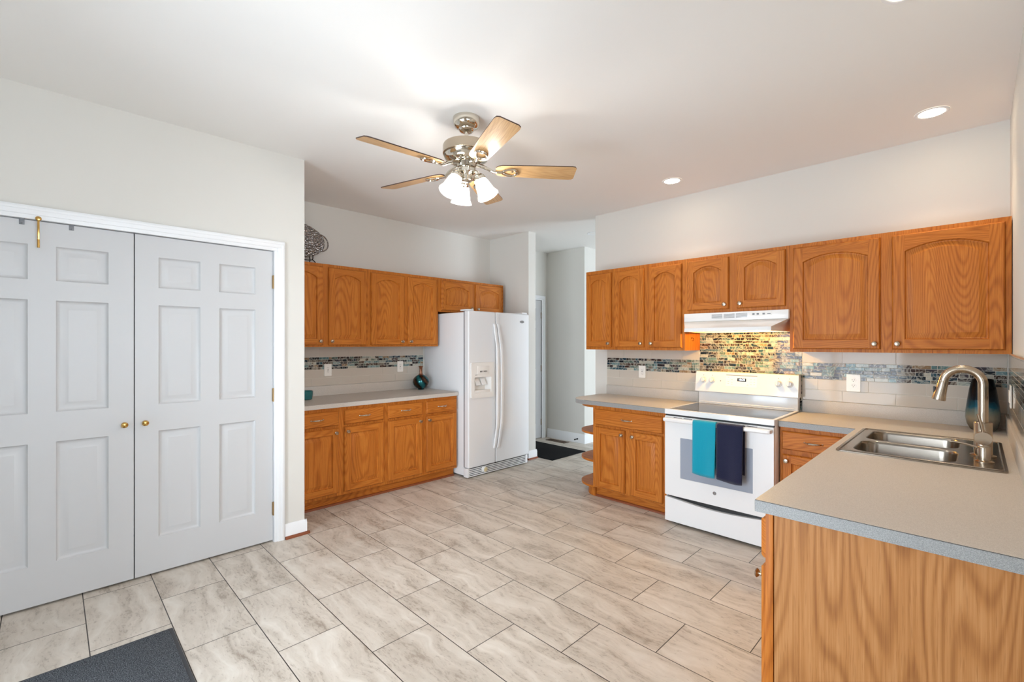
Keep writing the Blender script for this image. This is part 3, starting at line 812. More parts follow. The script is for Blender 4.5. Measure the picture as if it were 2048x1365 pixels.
for i in range(5): gb.box(0.03, 0.022, 0.010 + i * 0.018, FW - 0.03, 0.032, 0.020 + i * 0.018, 0.001)
g = gb.build('toe_grille', M['appl'], fr)
MB().box(0.03, 0.036, 0.006, FW - 0.03, 0.084, 0.1).build('grille_cavity', M['dark'], g)
b = MB(); b.lathe([(0.030, 0), (0.030, 0.028), (0.027, 0.034)], (0.226, 0.022, 0.062), 28, 0, q); b.build('filter_cap_ring', M['appl_warm'], g)
b = MB(); b.lathe([(0.024, 0), (0.024, 0.003)], (0.226, -0.0118, 0.062), 28, 0, q); b.box(0.220, -0.021, 0.042, 0.232, -0.0148, 0.082, 0.002); b.build('filter_cap', plain('cream_cap', lin(214, 200, 160), 0.4), g)
for x in (0.05, FW - 0.05): MB().cyl((x, 0.12, 0.0), (x, 0.12, 0.021), 0.02).build('foot', M['dark'], fr)

# ------------------------------------------------------------------ range (local: origin at left front floor, faces -y)
RX, RY = -1.724, 3.395
rg = thing('range', 'white electric range with black glass cooktop, two towels on its door', 'stove', (RX, RY, 0))
RWD = 0.776
MB().box(0.002, 0.03, 0.03, RWD - 0.002, 0.645, 0.848, 0.003).build('body', M['appl'], rg)
# cooktop rim with the glass set in
b = MB(); b.plate(rr(0, 0.0, RWD, 0.60, 0.006, 3), [rr(0.022, 0.032, RWD - 0.022, 0.575, 0.012, 4)], XY, 0.849, 0.886); ck = b.build('cooktop_rim', M['appl'], rg)
MB().box(0.0225, 0.0325, 0.850, RWD - 0.0225, 0.5745, 0.8855, 0.0).build('cooktop_glass', M['glassblack'], ck)
# backguard
b = MB(); b.box(0.012, 0.60, 0.87, RWD - 0.008, 0.66, 1.0, 0.003); b.box(0.03, 0.590, 0.893, RWD - 0.03, 0.602, 0.90, 0.003); b.build('backguard', M['appl'], rg)
b = MB(); b.rings([[(x, 0.57, 0.988), (x, 0.578, 0.982), (x, 0.66, 0.984), (x, 0.66, 1.155), (x, 0.604, 1.158), (x, 0.594, 1.152)] for x in (-0.006, RWD + 0.0)], 0, True, True, smooth=False)
cp = b.build('control_panel', M['appl'], rg)
tilt = math.atan2(0.594 - 0.57, 1.152 - 0.988)
def on_panel(z):  # y of the sloped front at height z
    return 0.57 + (z - 0.988) / (1.152 - 0.988) * (0.594 - 0.57)
RT = Matrix.Rotation(-tilt, 4, 'X')
def panel_mat(x, z): return Matrix.Translation((x, on_panel(z) - 0.0004, z)) @ RT
for x in (0.062, 0.134, 0.640, 0.716):
    b = MB(); b.lathe([(0.026, 0), (0.025, 0.006), (0.020, 0.009), (0.019, 0.026), (0.016, 0.029), (0.0005, 0.0295)], (0, 0, 0), 28, 0, q); b.box(-0.006, -0.036, -0.019, 0.006, -0.026, 0.021, 0.003)
    b.xf(panel_mat(x, 1.085)); k = b.build('knob', M['appl'], cp)
    b = MB(); b.box(-0.002, -0.0008, 0.036, 0.002, 0, 0.044); b.xf(panel_mat(x, 1.085)); b.build('dial_mark', M['grey'], cp)
b = MB(); b.plate(rr(-0.12, -0.045, 0.12, 0.045, 0.004), [], XZ, -0.0012, 0); b.xf(panel_mat(0.368, 1.085)); pd = b.build('touch_pad', plain('white_touch_pad', lin(244, 244, 244), 0.25), cp)
b = MB(); b.box(-0.12, -0.003, 0.046, 0.12, 0.0, 0.051, 0.001); b.xf(panel_mat(0.368, 1.085)); b.build('pad_lip', M['grey'], cp)
b = MB(); b.plate(rr(-0.034, -0.013, 0.034, 0.013, 0.002), [], XZ, -0.002, -0.0013); b.xf(panel_mat(0.372, 1.098)); sc_ = b.build('clock_display', M['screen'], pd)
b = MB()
for i, (ux, uz) in enumerate(((-0.10, 0.03), (-0.10, -0.006), (-0.10, -0.022), (-0.072, 0.012), (-0.072, -0.01), (-0.072, -0.026), (0.075, 0.02), (0.1, 0.02), (0.075, 0.0), (0.1, 0.0), (0.075, -0.02), (0.1, -0.02), (0.05, -0.026))):
    b.box(ux - 0.006, -0.0017, uz - 0.0016, ux + 0.006, -0.0011, uz + 0.0016)
b.xf(panel_mat(0.368, 1.085)); b.build('pad_legend', plain('pale_grey_print', lin(176, 176, 180), 0.5), pd)
def text_mesh(s, size, name, mat, parent, matrix, extr=0.0004):
    cu = bpy.data.curves.new(name, 'FONT'); cu.body = s; cu.size = size; cu.align_x = 'CENTER'; cu.align_y = 'CENTER'; cu.extrude = extr
    to = bpy.data.objects.new('tmp_text', cu); COL.objects.link(to)
    bpy.context.view_layer.update()
    me = bpy.data.meshes.new_from_object(to.evaluated_get(bpy.context.evaluated_depsgraph_get()))
    bpy.data.objects.remove(to)
    me.transform(matrix @ Matrix.Rotation(PI / 2, 4, 'X')); me.materials.clear(); me.materials.append(mat)
    o = bpy.data.objects.new(name, me); COL.objects.link(o); o.parent = parent
    return o
text_mesh('10:32', 0.023, 'clock_digits', M['digits'], sc_, panel_mat(0.372, 1.098) @ Matrix.Translation((0, -0.0026, 0)))
b = MB(); b.lathe([(0.005, 0), (0.004, 0.002), (0.0004, 0.0022)], (0, 0, 0), 14, 0, q); b.xf(panel_mat(0.205, 1.082)); b.build('indicator_light', M['grey'], cp)
# oven door
b = MB()
wx0, wx1, wz0, wz1 = 0.128, 0.642, 0.367, 0.675
b.plate(rr(0.004, 0.222, RWD - 0.004, 0.835, 0.006, 3), [rr(wx0, wz0, wx1, wz1, 0.004, 3)], XZ, 0.0, 0.0285)
od = b.build('oven_door', M['appl'], rg)
MB().box(wx0 + 0.0005, 0.0015, wz0 + 0.0005, wx1 - 0.0005, 0.02, wz1 - 0.0005).build('door_window', M['ovenglass'], od)
b = MB()
for x in (0.075, 0.155, 0.300, 0.385, 0.520, 0.605): b.box(x, -0.0006, 0.8245, x + 0.066, 0.0002, 0.8285)
b.build('vent_slots', M['dark'], od)
b = MB(); L = []
for s in (0.008, 0.018, 0.034, RWD - 0.046, RWD - 0.030, RWD - 0.020):
    k = 1.0 if 0.03 < s < RWD - 0.04 else (0.75 if s in (0.008, RWD - 0.020) else 0.93)
    x = 0.006 + s
    L.append([(x, -0.052 + (1 - k) * 0.02, 0.796 + (1 - k) * 0.012), (x, -0.058 + (1 - k) * 0.02, 0.804), (x, -0.058 + (1 - k) * 0.02, 0.818), (x, -0.050 + (1 - k) * 0.02, 0.826 - (1 - k) * 0.012), (x, -0.040, 0.826 - (1 - k) * 0.012), (x, -0.036, 0.818), (x, -0.036, 0.802), (x, -0.042, 0.796 + (1 - k) * 0.012)])
b.rings(L, 0, True, True)
b.box(0.012, -0.038, 0.798, 0.04, -0.0004, 0.822, 0.003); b.box(RWD - 0.04, -0.038, 0.798, RWD - 0.012, -0.0004, 0.822, 0.003)
b.build('handle', M['appl'], od)
b = MB(); b.lathe([(0.0125, 0), (0.0125, 0.0015), (0.010, 0.002)], (0.385, -0.0003, 0.312), 28, 0, q); lg = b.build('round_badge', M['grey'], od)
b = MB(); b.tube([(0.385 + 0.0095 * math.cos(a), -0.0024, 0.312 + 0.0095 * math.sin(a)) for a in [2 * PI * i / 24 for i in range(24)]], 0.0007, 6, closed=True)
b.build('badge_ring', M['chrome'], lg)
text_mesh('GE', 0.0105, 'badge_letters', M['chrome'], lg, Matrix.Translation((0.385, -0.0024, 0.312)))
# drawer with the scooped top edge
b = MB(); pts = [(0.004, 0.022), (RWD - 0.004, 0.022), (RWD - 0.004, 0.206)]
for i in range(1, 24):
    s = i / 24.0; pts.append((RWD - 0.004 - s * (RWD - 0.008), 0.206 - 0.024 * math.sin(PI * s) ** 1.3))
pts.append((0.004, 0.206))
b.plate(pts, [], XZ, 0.001, 0.029); b.build('storage_drawer', M['appl'], rg)
MB().box(0.01, 0.0292, 0.172, RWD - 0.01, 0.0298, 0.2215).build('drawer_gap_shade', M['dark'], rg)  # black sheet standing in for the shade in the drawer gap
MB().box(0.006, 0.008, 0.8355, RWD - 0.006, 0.0295, 0.8485).build('cooktop_gap', M['dark'], rg)
for x in (0.05, RWD - 0.05):
    for y in (0.08, 0.58): MB().cyl((x, y, 0.0), (x, y, 0.031), 0.016).build('foot', M['dark'], rg)

# towels over the oven handle
def towel(name, label, x0, x1, zf, zb, mat, seed):
    rd = random.Random(seed); b = MB()
    hy = RY - 0.049; ht = 0.829
    sec = []   # along the cloth: front bottom up over the handle and down the back
    for i in range(15): sec.append((hy - 0.0185 - 0.004 * (1 - i / 14.0), zf + (ht - 0.012 - zf) * i / 14.0))
    for i in range(1, 6):
        a = PI * i / 6; sec.append((hy - 0.0185 * math.cos(a), ht - 0.012 + 0.0145 * math.sin(a)))
    for i in range(12): sec.append((hy + 0.0165 - 0.0, ht - 0.012 - (ht - 0.012 - zb) * i / 11.0))
    NX = 16
    def pt(i, j, off):
        s = i / NX; y, z = sec[j]; x = x0 + (x1 - x0) * s
        front = j < 15
        if front:
            k = 1 - j / 14.0
            y += -0.006 * k * math.sin(s * PI * 2.2 + seed) - 0.003 * k
            x += (0.006 * (s - 0.5)) * -k
            z += (-0.012 * math.sin(s * PI * 0.9) * k if j < 3 else 0) - 0.006 * k * s * (j < 4)
        return (x, y + (off if front else -off) * -1.0, z + (0.0 if (j < 15 or j > 19) else off * 0.0))
    A = [[pt(i, j, 0.0) for i in range(NX + 1)] for j in range(len(sec))]
    vl = [[b.bm.verts.new(p) for p in row] for row in A]
    for j in range(len(sec) - 1):
        for i in range(NX): b.bm.faces.new((vl[j][i], vl[j][i + 1], vl[j + 1][i + 1], vl[j + 1][i]))
    o = b.build(name, mat, None, 60.0)
    md = o.modifiers.new('cloth', 'SOLIDIFY'); md.thickness = 0.005; md.offset = 1.0
    return tag(o, label, 'towel')
towel('dish_towel', 'teal waffle dish towel hanging over the oven handle', -1.470, -1.304, 0.452, 0.50, M['teal'], 1)
towel('dish_towel', 'navy waffle dish towel hanging over the oven handle', -1.298, -1.122, 0.442, 0.49, M['navy'], 2)

# ------------------------------------------------------------------ range hood
hd = thing('range_hood', 'white range hood with a warm lamp, under the short oak cabinet', 'range hood', (-1.723, WS, 0))
HW = 0.770
b = MB(); b.box(0.0, -0.345, 1.575, HW, -0.01, 1.6405, 0.003); b.build('upper_housing', M['appl'], hd)
b = MB()
b.rings([[(0.0, -0.01, 1.5745), (HW, -0.01, 1.5745), (HW, -0.343, 1.5745), (0.0, -0.343, 1.5745)],
         [(0.03, -0.03, 1.514), (HW - 0.03, -0.03, 1.514), (HW - 0.052, -0.556, 1.514), (0.100, -0.556, 1.514)],
         [(0.03, -0.03, 1.486), (HW - 0.03, -0.03, 1.486), (HW - 0.052, -0.56, 1.486), (0.100, -0.56, 1.486)],
         [(0.05, -0.05, 1.486), (HW - 0.05, -0.05, 1.486), (HW - 0.07, -0.545, 1.486), (0.12, -0.545, 1.486)],
         [(0.045, -0.05, 1.560), (HW - 0.045, -0.05, 1.560), (HW - 0.05, -0.365, 1.560), (0.065, -0.365, 1.560)]], 0, True, True, smooth=False)
b.build('visor', M['appl'], hd)
b = MB()
for x in (0.228, 0.320, 0.412):
    for i in range(6): b.box(x, -0.3462, 1.595 + i * 0.0058, x + 0.082, -0.3449, 1.5975 + i * 0.0058)
b.build('vent_louvres', M['grey'], hd)
b = MB(); b.plate(rr(0.51, 1.600, 0.665, 1.632, 0.003), [], XZ, -0.3462, -0.3452); cs = b.build('control_strip', M['appl_warm'], hd)
b = MB()
for x in (0.53, 0.56, 0.60): b.box(x, -0.3475, 1.610, x + 0.016, -0.3463, 1.622, 0.0005)
b.box(0.632, -0.3472, 1.613, 0.655, -0.3463, 1.618); b.build('switches', M['grey'], cs)
b = MB(); b.sphere((0.405, -0.285, 1.522), 0.027); b.build('lamp_bulb', M['hoodlamp'], hd)
MB().cyl((0.405, -0.25, 1.527), (0.405, -0.21, 1.53), 0.016).build('lamp_socket', M['appl_warm'], hd)

# ------------------------------------------------------------------ sink, faucet, soap pump
sk = thing('kitchen_sink', 'stainless double-bowl sink set into the L-shaped counter', 'sink', (0, 0, ZR))
b = MB()
outer = rr(-0.487, 2.690, 0.088, 3.478, 0.022)
b1 = rr(-0.432, 2.735, -0.062, 3.065, 0.07, 8); b2 = rr(-0.432, 3.100, -0.062, 3.430, 0.07, 8)
b.plate(outer, [b1, b2], XY, 0.0006, 0.0066)
def inset_loop(x0, y0, x1, y1, r, ins, z): return [(u, v, z) for u, v in rr(x0 + ins, y0 + ins, x1 - ins, y1 - ins, max(r - ins, 0.02), 8)]
for (x0, y0, x1, y1) in ((-0.432, 2.735, -0.062, 3.065), (-0.432, 3.100, -0.062, 3.430)):
    b.rings([inset_loop(x0, y0, x1, y1, 0.07, i, z) for i, z in ((0, 0.0066), (0.003, 0.003), (0.006, -0.01), (0.012, -0.12), (0.022, -0.155), (0.045, -0.168), (0.10, -0.171))], 0, False, True)
b.build('basin', M['steel'], sk)
b = MB(); b.tube([(u, v, 0.0075) for u, v in rr(-0.474, 2.703, 0.075, 3.465, 0.02)], 0.003, 8, closed=True); b.build('rim_bead', M['steel'], sk)
for y in (2.90, 3.265):
    b = MB(); b.lathe([(0.045, 0), (0.044, 0.003), (0.03, 0.002), (0.0005, -0.001)], (-0.247, y, -0.1695), 28); b.build('drain', M['chrome'], sk)
FX, FY, FZ = 0.018, 3.005, ZR + 0.0072
fa = thing('kitchen_faucet', 'tall brushed-nickel gooseneck faucet behind the sink', 'faucet', (FX, FY, FZ))
b = MB(); b.lathe([(0.044, 0), (0.044, 0.004), (0.036, 0.007), (0.031, 0.008), (0.0305, 0.150), (0.029, 0.153), (0.018, 0.1535)], (0, 0, 0), 36); b.build('body', M['nickel'], fa)
b = MB(); R_ = 0.066; zc = 0.327
pts = [(0, 0, 0.151), (0, 0, 0.20), (0, 0, 0.26), (0, 0, zc)]
for i in range(1, 19):
    a = PI * i / 18 * 0.965; pts.append((-R_ + R_ * math.cos(a), 0, zc + R_ * math.sin(a)))
b.tube(pts, 0.0175, 20); b.build('spout', M['nickel'], fa)
e = Vector(pts[-1]); dirv = (Vector(pts[-1]) - Vector(pts[-2])).normalized()
b = MB(); qh = dirv.to_track_quat('Z', 'Y').to_matrix()
b.lathe([(0.0182, 0.0005), (0.0190, 0.004), (0.0195, 0.025), (0.023, 0.066), (0.0258, 0.088), (0.025, 0.093), (0.019, 0.094), (0.018, 0.088)], e, 30, 0, qh); hdn = b.build('spray_head', M['nickel'], fa)
b = MB(); p = e + dirv * 0.035; b.box(p.x - 0.030, p.y - 0.007, p.z - 0.022, p.x - 0.021, p.y + 0.007, p.z + 0.006, 0.002); b.build('spray_button', M['dark'], hdn)
b = MB(); b.cyl((0, -0.028, 0.088), (0, -0.075, 0.088), 0.0285, n=32); hb = b.build('handle_barrel', M['nickel'], fa)
b = MB(); b.tube([(0, -0.058, 0.112), (-0.006, -0.062, 0.15), (-0.016, -0.066, 0.195)], [0.0065, 0.006, 0.0055], 12); b.build('lever', M['nickel'], hb)
so = thing('soap_dispenser', 'short nickel soap pump with a thin nozzle, in front of the faucet', 'soap dispenser', (0.020, 2.855, FZ))
b = MB(); b.lathe([(0.032, 0), (0.032, 0.003), (0.024, 0.006), (0.021, 0.008), (0.021, 0.062), (0.019, 0.066), (0.0005, 0.067)], (0, 0, 0), 30); b.build('pump_body', M['nickel'], so)
b = MB(); b.tube([(-0.015, 0, 0.058), (-0.055, 0.004, 0.068), (-0.095, 0.008, 0.072), (-0.108, 0.009, 0.068)], [0.005, 0.0045, 0.004, 0.0035], 10); b.build('nozzle', M['nickel'], so)

# ------------------------------------------------------------------ vases and bowl
o = MB().lathe([(0.045, 0), (0.054, 0.004), (0.069, 0.035), (0.076, 0.075), (0.075, 0.11), (0.068, 0.17), (0.059, 0.24), (0.048, 0.298), (0.045, 0.306), (0.040, 0.306), (0.043, 0.29), (0.054, 0.24), (0.064, 0.15), (0.045, 0.02)], (0, 0, 0), 48).build('vase', M['ombre'])
o.location = (0.022, 3.945, ZR + 0.0005); tag(o, 'tall teardrop vase fading from black and blue to pewter, in the right corner', 'vase')
o = MB().lathe([(0.03, 0), (0.034, 0.004), (0.028, 0.008), (0.058, 0.025), (0.082, 0.055), (0.089, 0.085), (0.082, 0.117), (0.058, 0.145), (0.030, 0.160), (0.018, 0.172), (0.0155, 0.19), (0.016, 0.225), (0.019, 0.242), (0.026, 0.254), (0.0255, 0.257), (0.018, 0.252), (0.012, 0.225), (0.012, 0.18)], (0, 0, 0), 48).build('vase', M['swirl'])
o.location = (-4.325, 2.885, ZL + 0.0005); tag(o, 'round teal and copper swirled vase with a narrow neck, beside the refrigerator', 'vase')
o = MB().lathe([(0.05, 0), (0.056, 0.004), (0.062, 0.04), (0.064, 0.076), (0.061, 0.078), (0.058, 0.074), (0.055, 0.03), (0.04, 0.012), (0.0005, 0.01)], (0, 0, 0), 40).build('bowl', M['tealglass'])
o.location = (-4.27, 1.622, ZL + 0.0005); tag(o, 'small teal bowl on the left counter, half hidden by the closet wall', 'bowl')

# silver tray on its stand, on top of the first wall cabinet
tr = thing('serving_tray', 'embossed oval silver tray propped above the left wall cabinets', 'tray', (-4.345, 1.545, 2.173))
TL = Matrix.Translation((-0.012, 0, 0.0)) @ Matrix.Rotation(math.radians(-12), 4, 'Y')
def oval(a, c, x, n=64): return [(x, a * math.cos(2 * PI * i / n), 0.18 + c * math.sin(2 * PI * i / n)) for i in range(n)]
b = MB(); b.rings([oval(0.30, 0.18, 0.012), oval(0.296, 0.176, 0.018), oval(0.285, 0.165, 0.014), oval(0.235, 0.118, 0.004)], 0, False, False); b.rings([oval(0.30, 0.18, 0.012), oval(0.235, 0.118, -0.001)], 0, False, False); b.xf(TL); b.build('embossed_rim', M['silver'], tr)
b = MB(); b.rings([oval(0.236, 0.119, 0.0045), oval(0.225, 0.108, 0.001)], 0, False, True); b.xf(TL); b.build('tray_well', M['silver'], tr)
for s in (1, -1):
    b = MB(); b.tube([(0.012, s * (0.252 + 0.078 * math.sin(a)), 0.18 + 0.085 * math.cos(a) - 0.005) for a in [0.12 + (PI - 0.24) * i / 18 for i in range(19)]], 0.006, 10); b.xf(TL); b.build('handle', M['silver'], tr)
st_ = thing('plate_stand', 'black iron easel holding the silver tray', 'plate stand', (-4.345, 1.60, 2.1165))
b = MB()
for y in (-0.08, 0.10):
    b.tube([(0.075, y + 0.02, 0.004), (0.055, y + 0.012, 0.03), (0.045, y, 0.045), (0.02, y, 0.050), (-0.02, y, 0.052), (-0.05, y, 0.12), (-0.068, y, 0.22)], 0.0045, 8)
    b.tube([(0.03, y, 0.049), (0.044, y, 0.058), (0.046, y, 0.085)], 0.0045, 8)
    b.tube([(-0.02, y, 0.052), (-0.06, y, 0.004)], 0.0045, 8)
b.tube([(-0.02, -0.08, 0.052), (-0.02, 0.10, 0.052)], 0.004, 8)
b.build('wire_frame', M['iron'], st_)

# ------------------------------------------------------------------ outlets
def outlet(label, loc, rz, kind, w=0.072, h=0.117):
    t = thing('wall_outlet', label, 'outlet', loc, rz)
    b = MB(); b.plate(rr(-w / 2, -h / 2, w / 2, h / 2, 0.006), [], XZ, -0.005, 0); p = b.build('cover_plate', M['plate'], t)
    b = MB()
    if kind == 'round':
        for dz in (0.0195, -0.0195): b.lathe([(0.0165, 0), (0.0165, 0.002)], (0, -0.005, dz), 24, 0, q)
    else:
        b.plate(rr(-0.0165, -0.033, 0.0165, 0.033, 0.003), [], XZ, -0.007, -0.005)
    f = b.build('socket_face', M['plate'], t)
    yy = -0.0075
    b = MB()
    for dz in (0.0195, -0.0195):
        b.box(-0.0075, yy, dz - 0.001, -0.0055, yy + 0.0006, dz + 0.008); b.box(0.0055, yy, dz - 0.001, 0.0075, yy + 0.0006, dz + 0.007)
        b.cyl((0, yy + 0.0006, dz - 0.008), (0, yy, dz - 0.008), 0.0025, n=10)
    if kind == 'gfci': b.box(-0.007, yy, -0.003, -0.001, yy + 0.0006, 0.003); b.box(0.001, yy, -0.003, 0.007, yy + 0.0006, 0.003)
    b.build('slots', M['slot'], f)
    return t
outlet('white outlet on the left alcove tiles, nearer the closet wall', (-4.4795, 1.915, 1.136), PI / 2, 'gfci')
outlet('white outlet on the left alcove tiles, near the swirled vase', (-4.4795, 2.718, 1.142), PI / 2, 'gfci')
outlet('white outlet on the tiles left of the range', (-2.295, WS - 0.0105, 1.121), 0, 'gfci')
outlet('white round-faced outlet on the tiles between the range and the faucet', (-0.626, WS - 0.0105, 1.113), 0, 'round', 0.082, 0.122)
sw = thing('light_switch', 'white switch plate on the right wall tiles beside the faucet', 'light switch', (WR - 0.0105, 3.66, 1.11), -PI / 2)
b = MB(); b.plate(rr(-0.058, -0.06, 0.058, 0.06, 0.006), [], XZ, -0.005, 0); b.build('cover_plate', M['plate'], sw)
for x in (-0.024, 0.024):
    MB().box(x - 0.016, -0.009, -0.033, x + 0.016, -0.0052, 0.033, 0.002).build('rocker', M['plate'], sw)
# cup hook on the cabinet side beside the hood
ch = MB(); ch.tube([(0.0005, 0, 0.012), (0.012, 0, 0.012), (0.02, 0, 0.006), (0.021, 0, -0.006), (0.013, 0, -0.013), (0.006, 0, -0.009)], 0.0018, 8); ch.lathe([(0.006, 0), (0.005, 0.002)], (0.0004, 0, 0.012), 14, 0, Vector((1, 0, 0)).to_track_quat('Z', 'Y').to_matrix())
o = ch.build('cup_hook', M['iron']); o.location = (-1.7333, 3.90, 1.43); tag(o, 'small black cup hook on the cabinet side left of the hood', 'hook')

# ------------------------------------------------------------------ closet door hardware
hk = []
for i, (y, lab) in enumerate(((-0.11, 'grey metal hook over the closet door top, left of the brass latch'), (0.077, 'grey metal hook over the closet door top, right of the brass latch'))):
    b = MB(); b.box(0.0, -0.010, -0.028, 0.0025, 0.010, 0.006, 0.0008); b.box(-0.02, -0.010, 0.0035, 0.0, 0.010, 0.006); b.tube([(0.003, 0, -0.022), (0.01, 0, -0.026), (0.013, 0, -0.018)], 0.0025, 8)
    o = b.build('door_hook', M['grey']); o.location = (WL - 0.0115, y, 2.0425); tag(o, lab, 'hook', 'over-door hooks on the closet door')
la = thing('door_latch', 'brass swing latch hanging at the top of the closet door', 'latch', (WL + 0.024, -0.049, 2.045))
b = MB(); b.lathe([(0.012, 0), (0.012, 0.004), (0.009, 0.006)], (-0.002, 0, 0.004), 24, 0, Vector((1, 0, 0)).to_track_quat('Z', 'Y').to_matrix()); b.build('pivot', M['brass'], la)
b = MB(); b.box(-0.0015, -0.0045, -0.105, 0.0015, 0.0045, 0.0, 0.001); b.cyl((0, 0, -0.105), (0, 0, -0.148), 0.0055, 0.0055, 14); b.build('latch_bar', M['brass'], la)

# ------------------------------------------------------------------ mats, hall things
mt = thing('door_mat', 'charcoal ribbed doormat on the tile floor in the foreground', 'doormat', (-2.778, -0.2, 0))
MB().box(0.0, 0.0, 0.0005, 0.95, 0.62, 0.006, 0.003).build('rubber_border', M['grey'] if False else plain('grey_rubber', lin(62, 65, 70), 0.7), mt)
MB().box(0.016, 0.016, 0.0055, 0.934, 0.604, 0.011, 0.003).build('pile', M['pile'], mt)
o = MB().box(0, 0, 0.0005, 0.86, 0.66, 0.009, 0.003).build('hall_mat', M['hallmat']); o.location = (-4.42, 4.218, 0); tag(o, 'black mat lying in the hall doorway', 'mat')
b = MB(); b.plate(rect(0, 0, 0.34, 0.115), [rect(0.02 + i * 0.025, 0.02, 0.034 + i * 0.025, 0.095) for i in range(12)], XY, 0.0005, 0.005)
rgs = thing('floor_register', 'brown metal floor vent by the hall baseboard', 'floor vent', (-4.40, 5.06, 0))
b.build('grille', plain('brown_register', lin(92, 74, 58), 0.5, 0.3), rgs); MB().box(0.01, 0.01, 0.0002, 0.33, 0.105, 0.001).build('duct', M['dark'], rgs)
ds_ = thing('door_stop', 'small dark spring doorstop on the hall baseboard', 'doorstop', (-3.96, 5.2352, 0.055))
b = MB(); b.lathe([(0.012, 0), (0.010, 0.006)], (0, 0, 0), 16, 0, q); b.tube([(0.006 * math.cos(t), -0.006 - 0.05 * t / 60, 0.006 * math.sin(t)) for t in [60 * i / 120 for i in range(121)]], 0.0016, 6); b.build('spring', M['iron'], ds_)
b = MB(); b.cyl((0, -0.055, 0), (0, -0.07, 0), 0.009, n=14); b.build('rubber_tip', M['dark'], ds_)

# ------------------------------------------------------------------ lamps
qd = Vector((0, 0, -1)).to_track_quat('Z', 'Y').to_matrix()
def can_light(label, x, y, lit=True, r=0.079):
    t = thing('recessed_light', label, 'ceiling light', (x, y, CZ))
    b = MB(); b.lathe([(r, 0.0005), (r, 0.003), (r - 0.004, 0.005), (r - 0.016, 0.0045), (r - 0.020, 0.002)], (0, 0, 0), 40, 0, qd, False, False); b.build('trim_ring', M['trim'], t)
    b = MB(); b.lathe([(r - 0.0165, 0.0025), (r - 0.03, 0.0035), (0.0005, 0.004)], (0, 0, 0), 40, 0, qd, True, False); b.build('lens', M['can'] if lit else M['appl_warm'], t)
    if lit:
        l = bpy.data.lights.new('downlight', 'SPOT'); l.energy = 26.0; l.color = lin(255, 232, 198)[:3]
        l.spot_size = math.radians(100); l.spot_blend = 0.85; l.shadow_soft_size = 0.05
        o = bpy.data.objects.new('downlight', l); COL.objects.link(o); o.parent = t; o.location = (0, 0, -0.008)
    return t
can_light('lit recessed ceiling light nearest the right wall, over the wide cabinet', -0.188, 3.640)
can_light('lit recessed ceiling light over the range hood', -1.784, 3.643)
can_light('lit recessed ceiling light above the sink, just past the top of the frame', -0.188, 2.30)
can_light('unlit round ceiling light in the hall', -3.31, 4.70, False)

# ceiling fan
fn = thing('ceiling_fan', 'five-blade ceiling fan with oak blades and three lit glass shades', 'ceiling fan', (-2.156, 1.76, CZ))
z = lambda a: a - CZ
MB().lathe([(0.081, -0.0005), (0.081, -0.016), (0.079, -0.022), (0.078, -0.036), (0.070, -0.052), (0.056, -0.062), (0.048, -0.066), (0.046, -0.072), (0.036, -0.082), (0.018, -0.086)], (0, 0, 0), 48).build('canopy', M['chrome'], fn)
MB().cyl((0, 0, -0.08), (0, 0, -0.150), 0.0125, n=20).build('downrod', M['chrome'], fn)
MB().lathe([(0.02, -0.146), (0.06, -0.149), (0.115, -0.155), (0.136, -0.163), (0.140, -0.172), (0.140, -0.218), (0.134, -0.222)], (0, 0, 0), 56, cap1=True).build('motor_housing', M['nickel'], fn)
MB().lathe([(0.134, -0.2225), (0.136, -0.228), (0.128, -0.244), (0.108, -0.258), (0.084, -0.266), (0.06, -0.27), (0.055, -0.296)], (0, 0, 0), 56).build('lower_bowl', M['chrome'], fn)
ZB = 2.437 - CZ
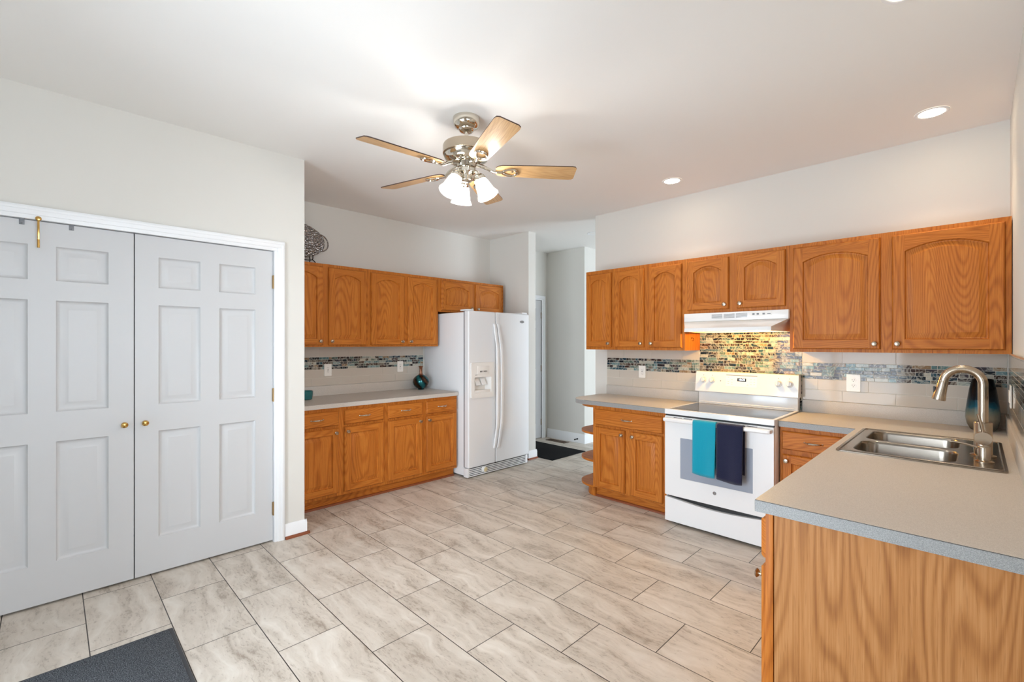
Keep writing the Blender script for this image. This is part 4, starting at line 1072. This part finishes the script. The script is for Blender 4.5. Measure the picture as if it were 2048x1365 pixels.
for k in range(5):
    th = math.radians(122.5 - 72 * k)
    Mx = Matrix.Rotation(th, 4, 'Z') @ Matrix.Translation((0, 0, ZB)) @ Matrix.Rotation(-0.22, 4, 'X')
    # outline along +x, thickness in z; local y is the tangent
    out = [(0.175, -0.030), (0.190, -0.046), (0.215, -0.054), (0.40, -0.062), (0.63, -0.068), (0.650, -0.064), (0.660, -0.050), (0.660, 0.050), (0.650, 0.064), (0.63, 0.068), (0.40, 0.062), (0.215, 0.054), (0.190, 0.046), (0.175, 0.030)]
    b = MB(); b.plate(out, [], XY, -0.003, 0.003)
    for f in b.bm.faces:
        f.normal_update(); f.material_index = 0 if abs(f.normal.z) > 0.7 else 1
    bl = b.build('blade', [M['blade'], M['bladeedge']], fn); bl.matrix_local = Mx
    b = MB()
    b.tube([(0.062, 0, 0.032), (0.10, 0, 0.022), (0.135, 0, 0.006), (0.165, 0, -0.012), (0.20, 0, -0.011), (0.222, 0.0, -0.010)], [0.012, 0.011, 0.010, 0.009, 0.008, 0.007], 10)
    b.tube([(0.258 + 0.044 * math.cos(a), 0.032 * math.sin(a) * (1.0 + 0.3 * math.cos(a)), -0.0105) for a in [2 * PI * i / 28 for i in range(28)]], 0.0075, 8, closed=True)
    b.lathe([(0.008, 0), (0.007, 0.004), (0.0005, 0.006)], (0.275, 0, -0.003), 12, 0, qd)
    b.build('blade_bracket', M['chrome'], bl)
MB().lathe([(0.052, -0.297), (0.056, -0.304), (0.056, -0.328), (0.050, -0.336), (0.038, -0.345), (0.036, -0.372), (0.028, -0.380), (0.010, -0.386), (0.0005, -0.387)], (0, 0, 0), 40).build('light_kit_hub', M['chrome'], fn)
for k, ad in enumerate((35, 155, 275)):
    a = math.radians(ad); d = Vector((math.cos(a), math.sin(a), 0))
    ax = (d * 0.50 + Vector((0, 0, -1))).normalized(); n0 = d * 0.072 + Vector((0, 0, -0.350))
    b = MB(); b.tube([d * 0.045 + Vector((0, 0, -0.320)), d * 0.066 + Vector((0, 0, -0.326)), n0], 0.010, 12)
    qa = ax.to_track_quat('Z', 'Y').to_matrix()
    b.lathe([(0.014, -0.006), (0.027, -0.002), (0.036, 0.012), (0.0385, 0.032), (0.0375, 0.034), (0.034, 0.014), (0.012, 0.004)], n0, 28, 0, qa)
    ar = b.build('lamp_arm', M['chrome'], fn)
    b = MB(); prof = [(0.029, 0.018), (0.033, 0.026), (0.041, 0.05), (0.047, 0.08), (0.053, 0.11), (0.064, 0.132), (0.066, 0.136), (0.063, 0.135), (0.050, 0.11), (0.044, 0.08), (0.036, 0.045), (0.027, 0.022)]
    b.lathe(prof, n0, 36, 0, qa, False, False); shd = b.build('glass_shade', M['lampglass'], fn)
    b = MB(); b.lathe([(0.010, 0.03), (0.012, 0.055), (0.022, 0.078), (0.026, 0.094), (0.022, 0.110), (0.010, 0.119), (0.0005, 0.121)], n0, 24, 0, qa); b.build('bulb', M['bulb'], shd)
b = MB(); b.tube([(0.03, -0.03, -0.378), (0.031, -0.031, -0.43)], 0.0015, 6); b.lathe([(0.002, 0), (0.006, 0.008), (0.005, 0.022), (0.0005, 0.026)], (0.031, -0.031, -0.428), 14, 0, qd); b.build('pull_chain', M['chrome'], fn)
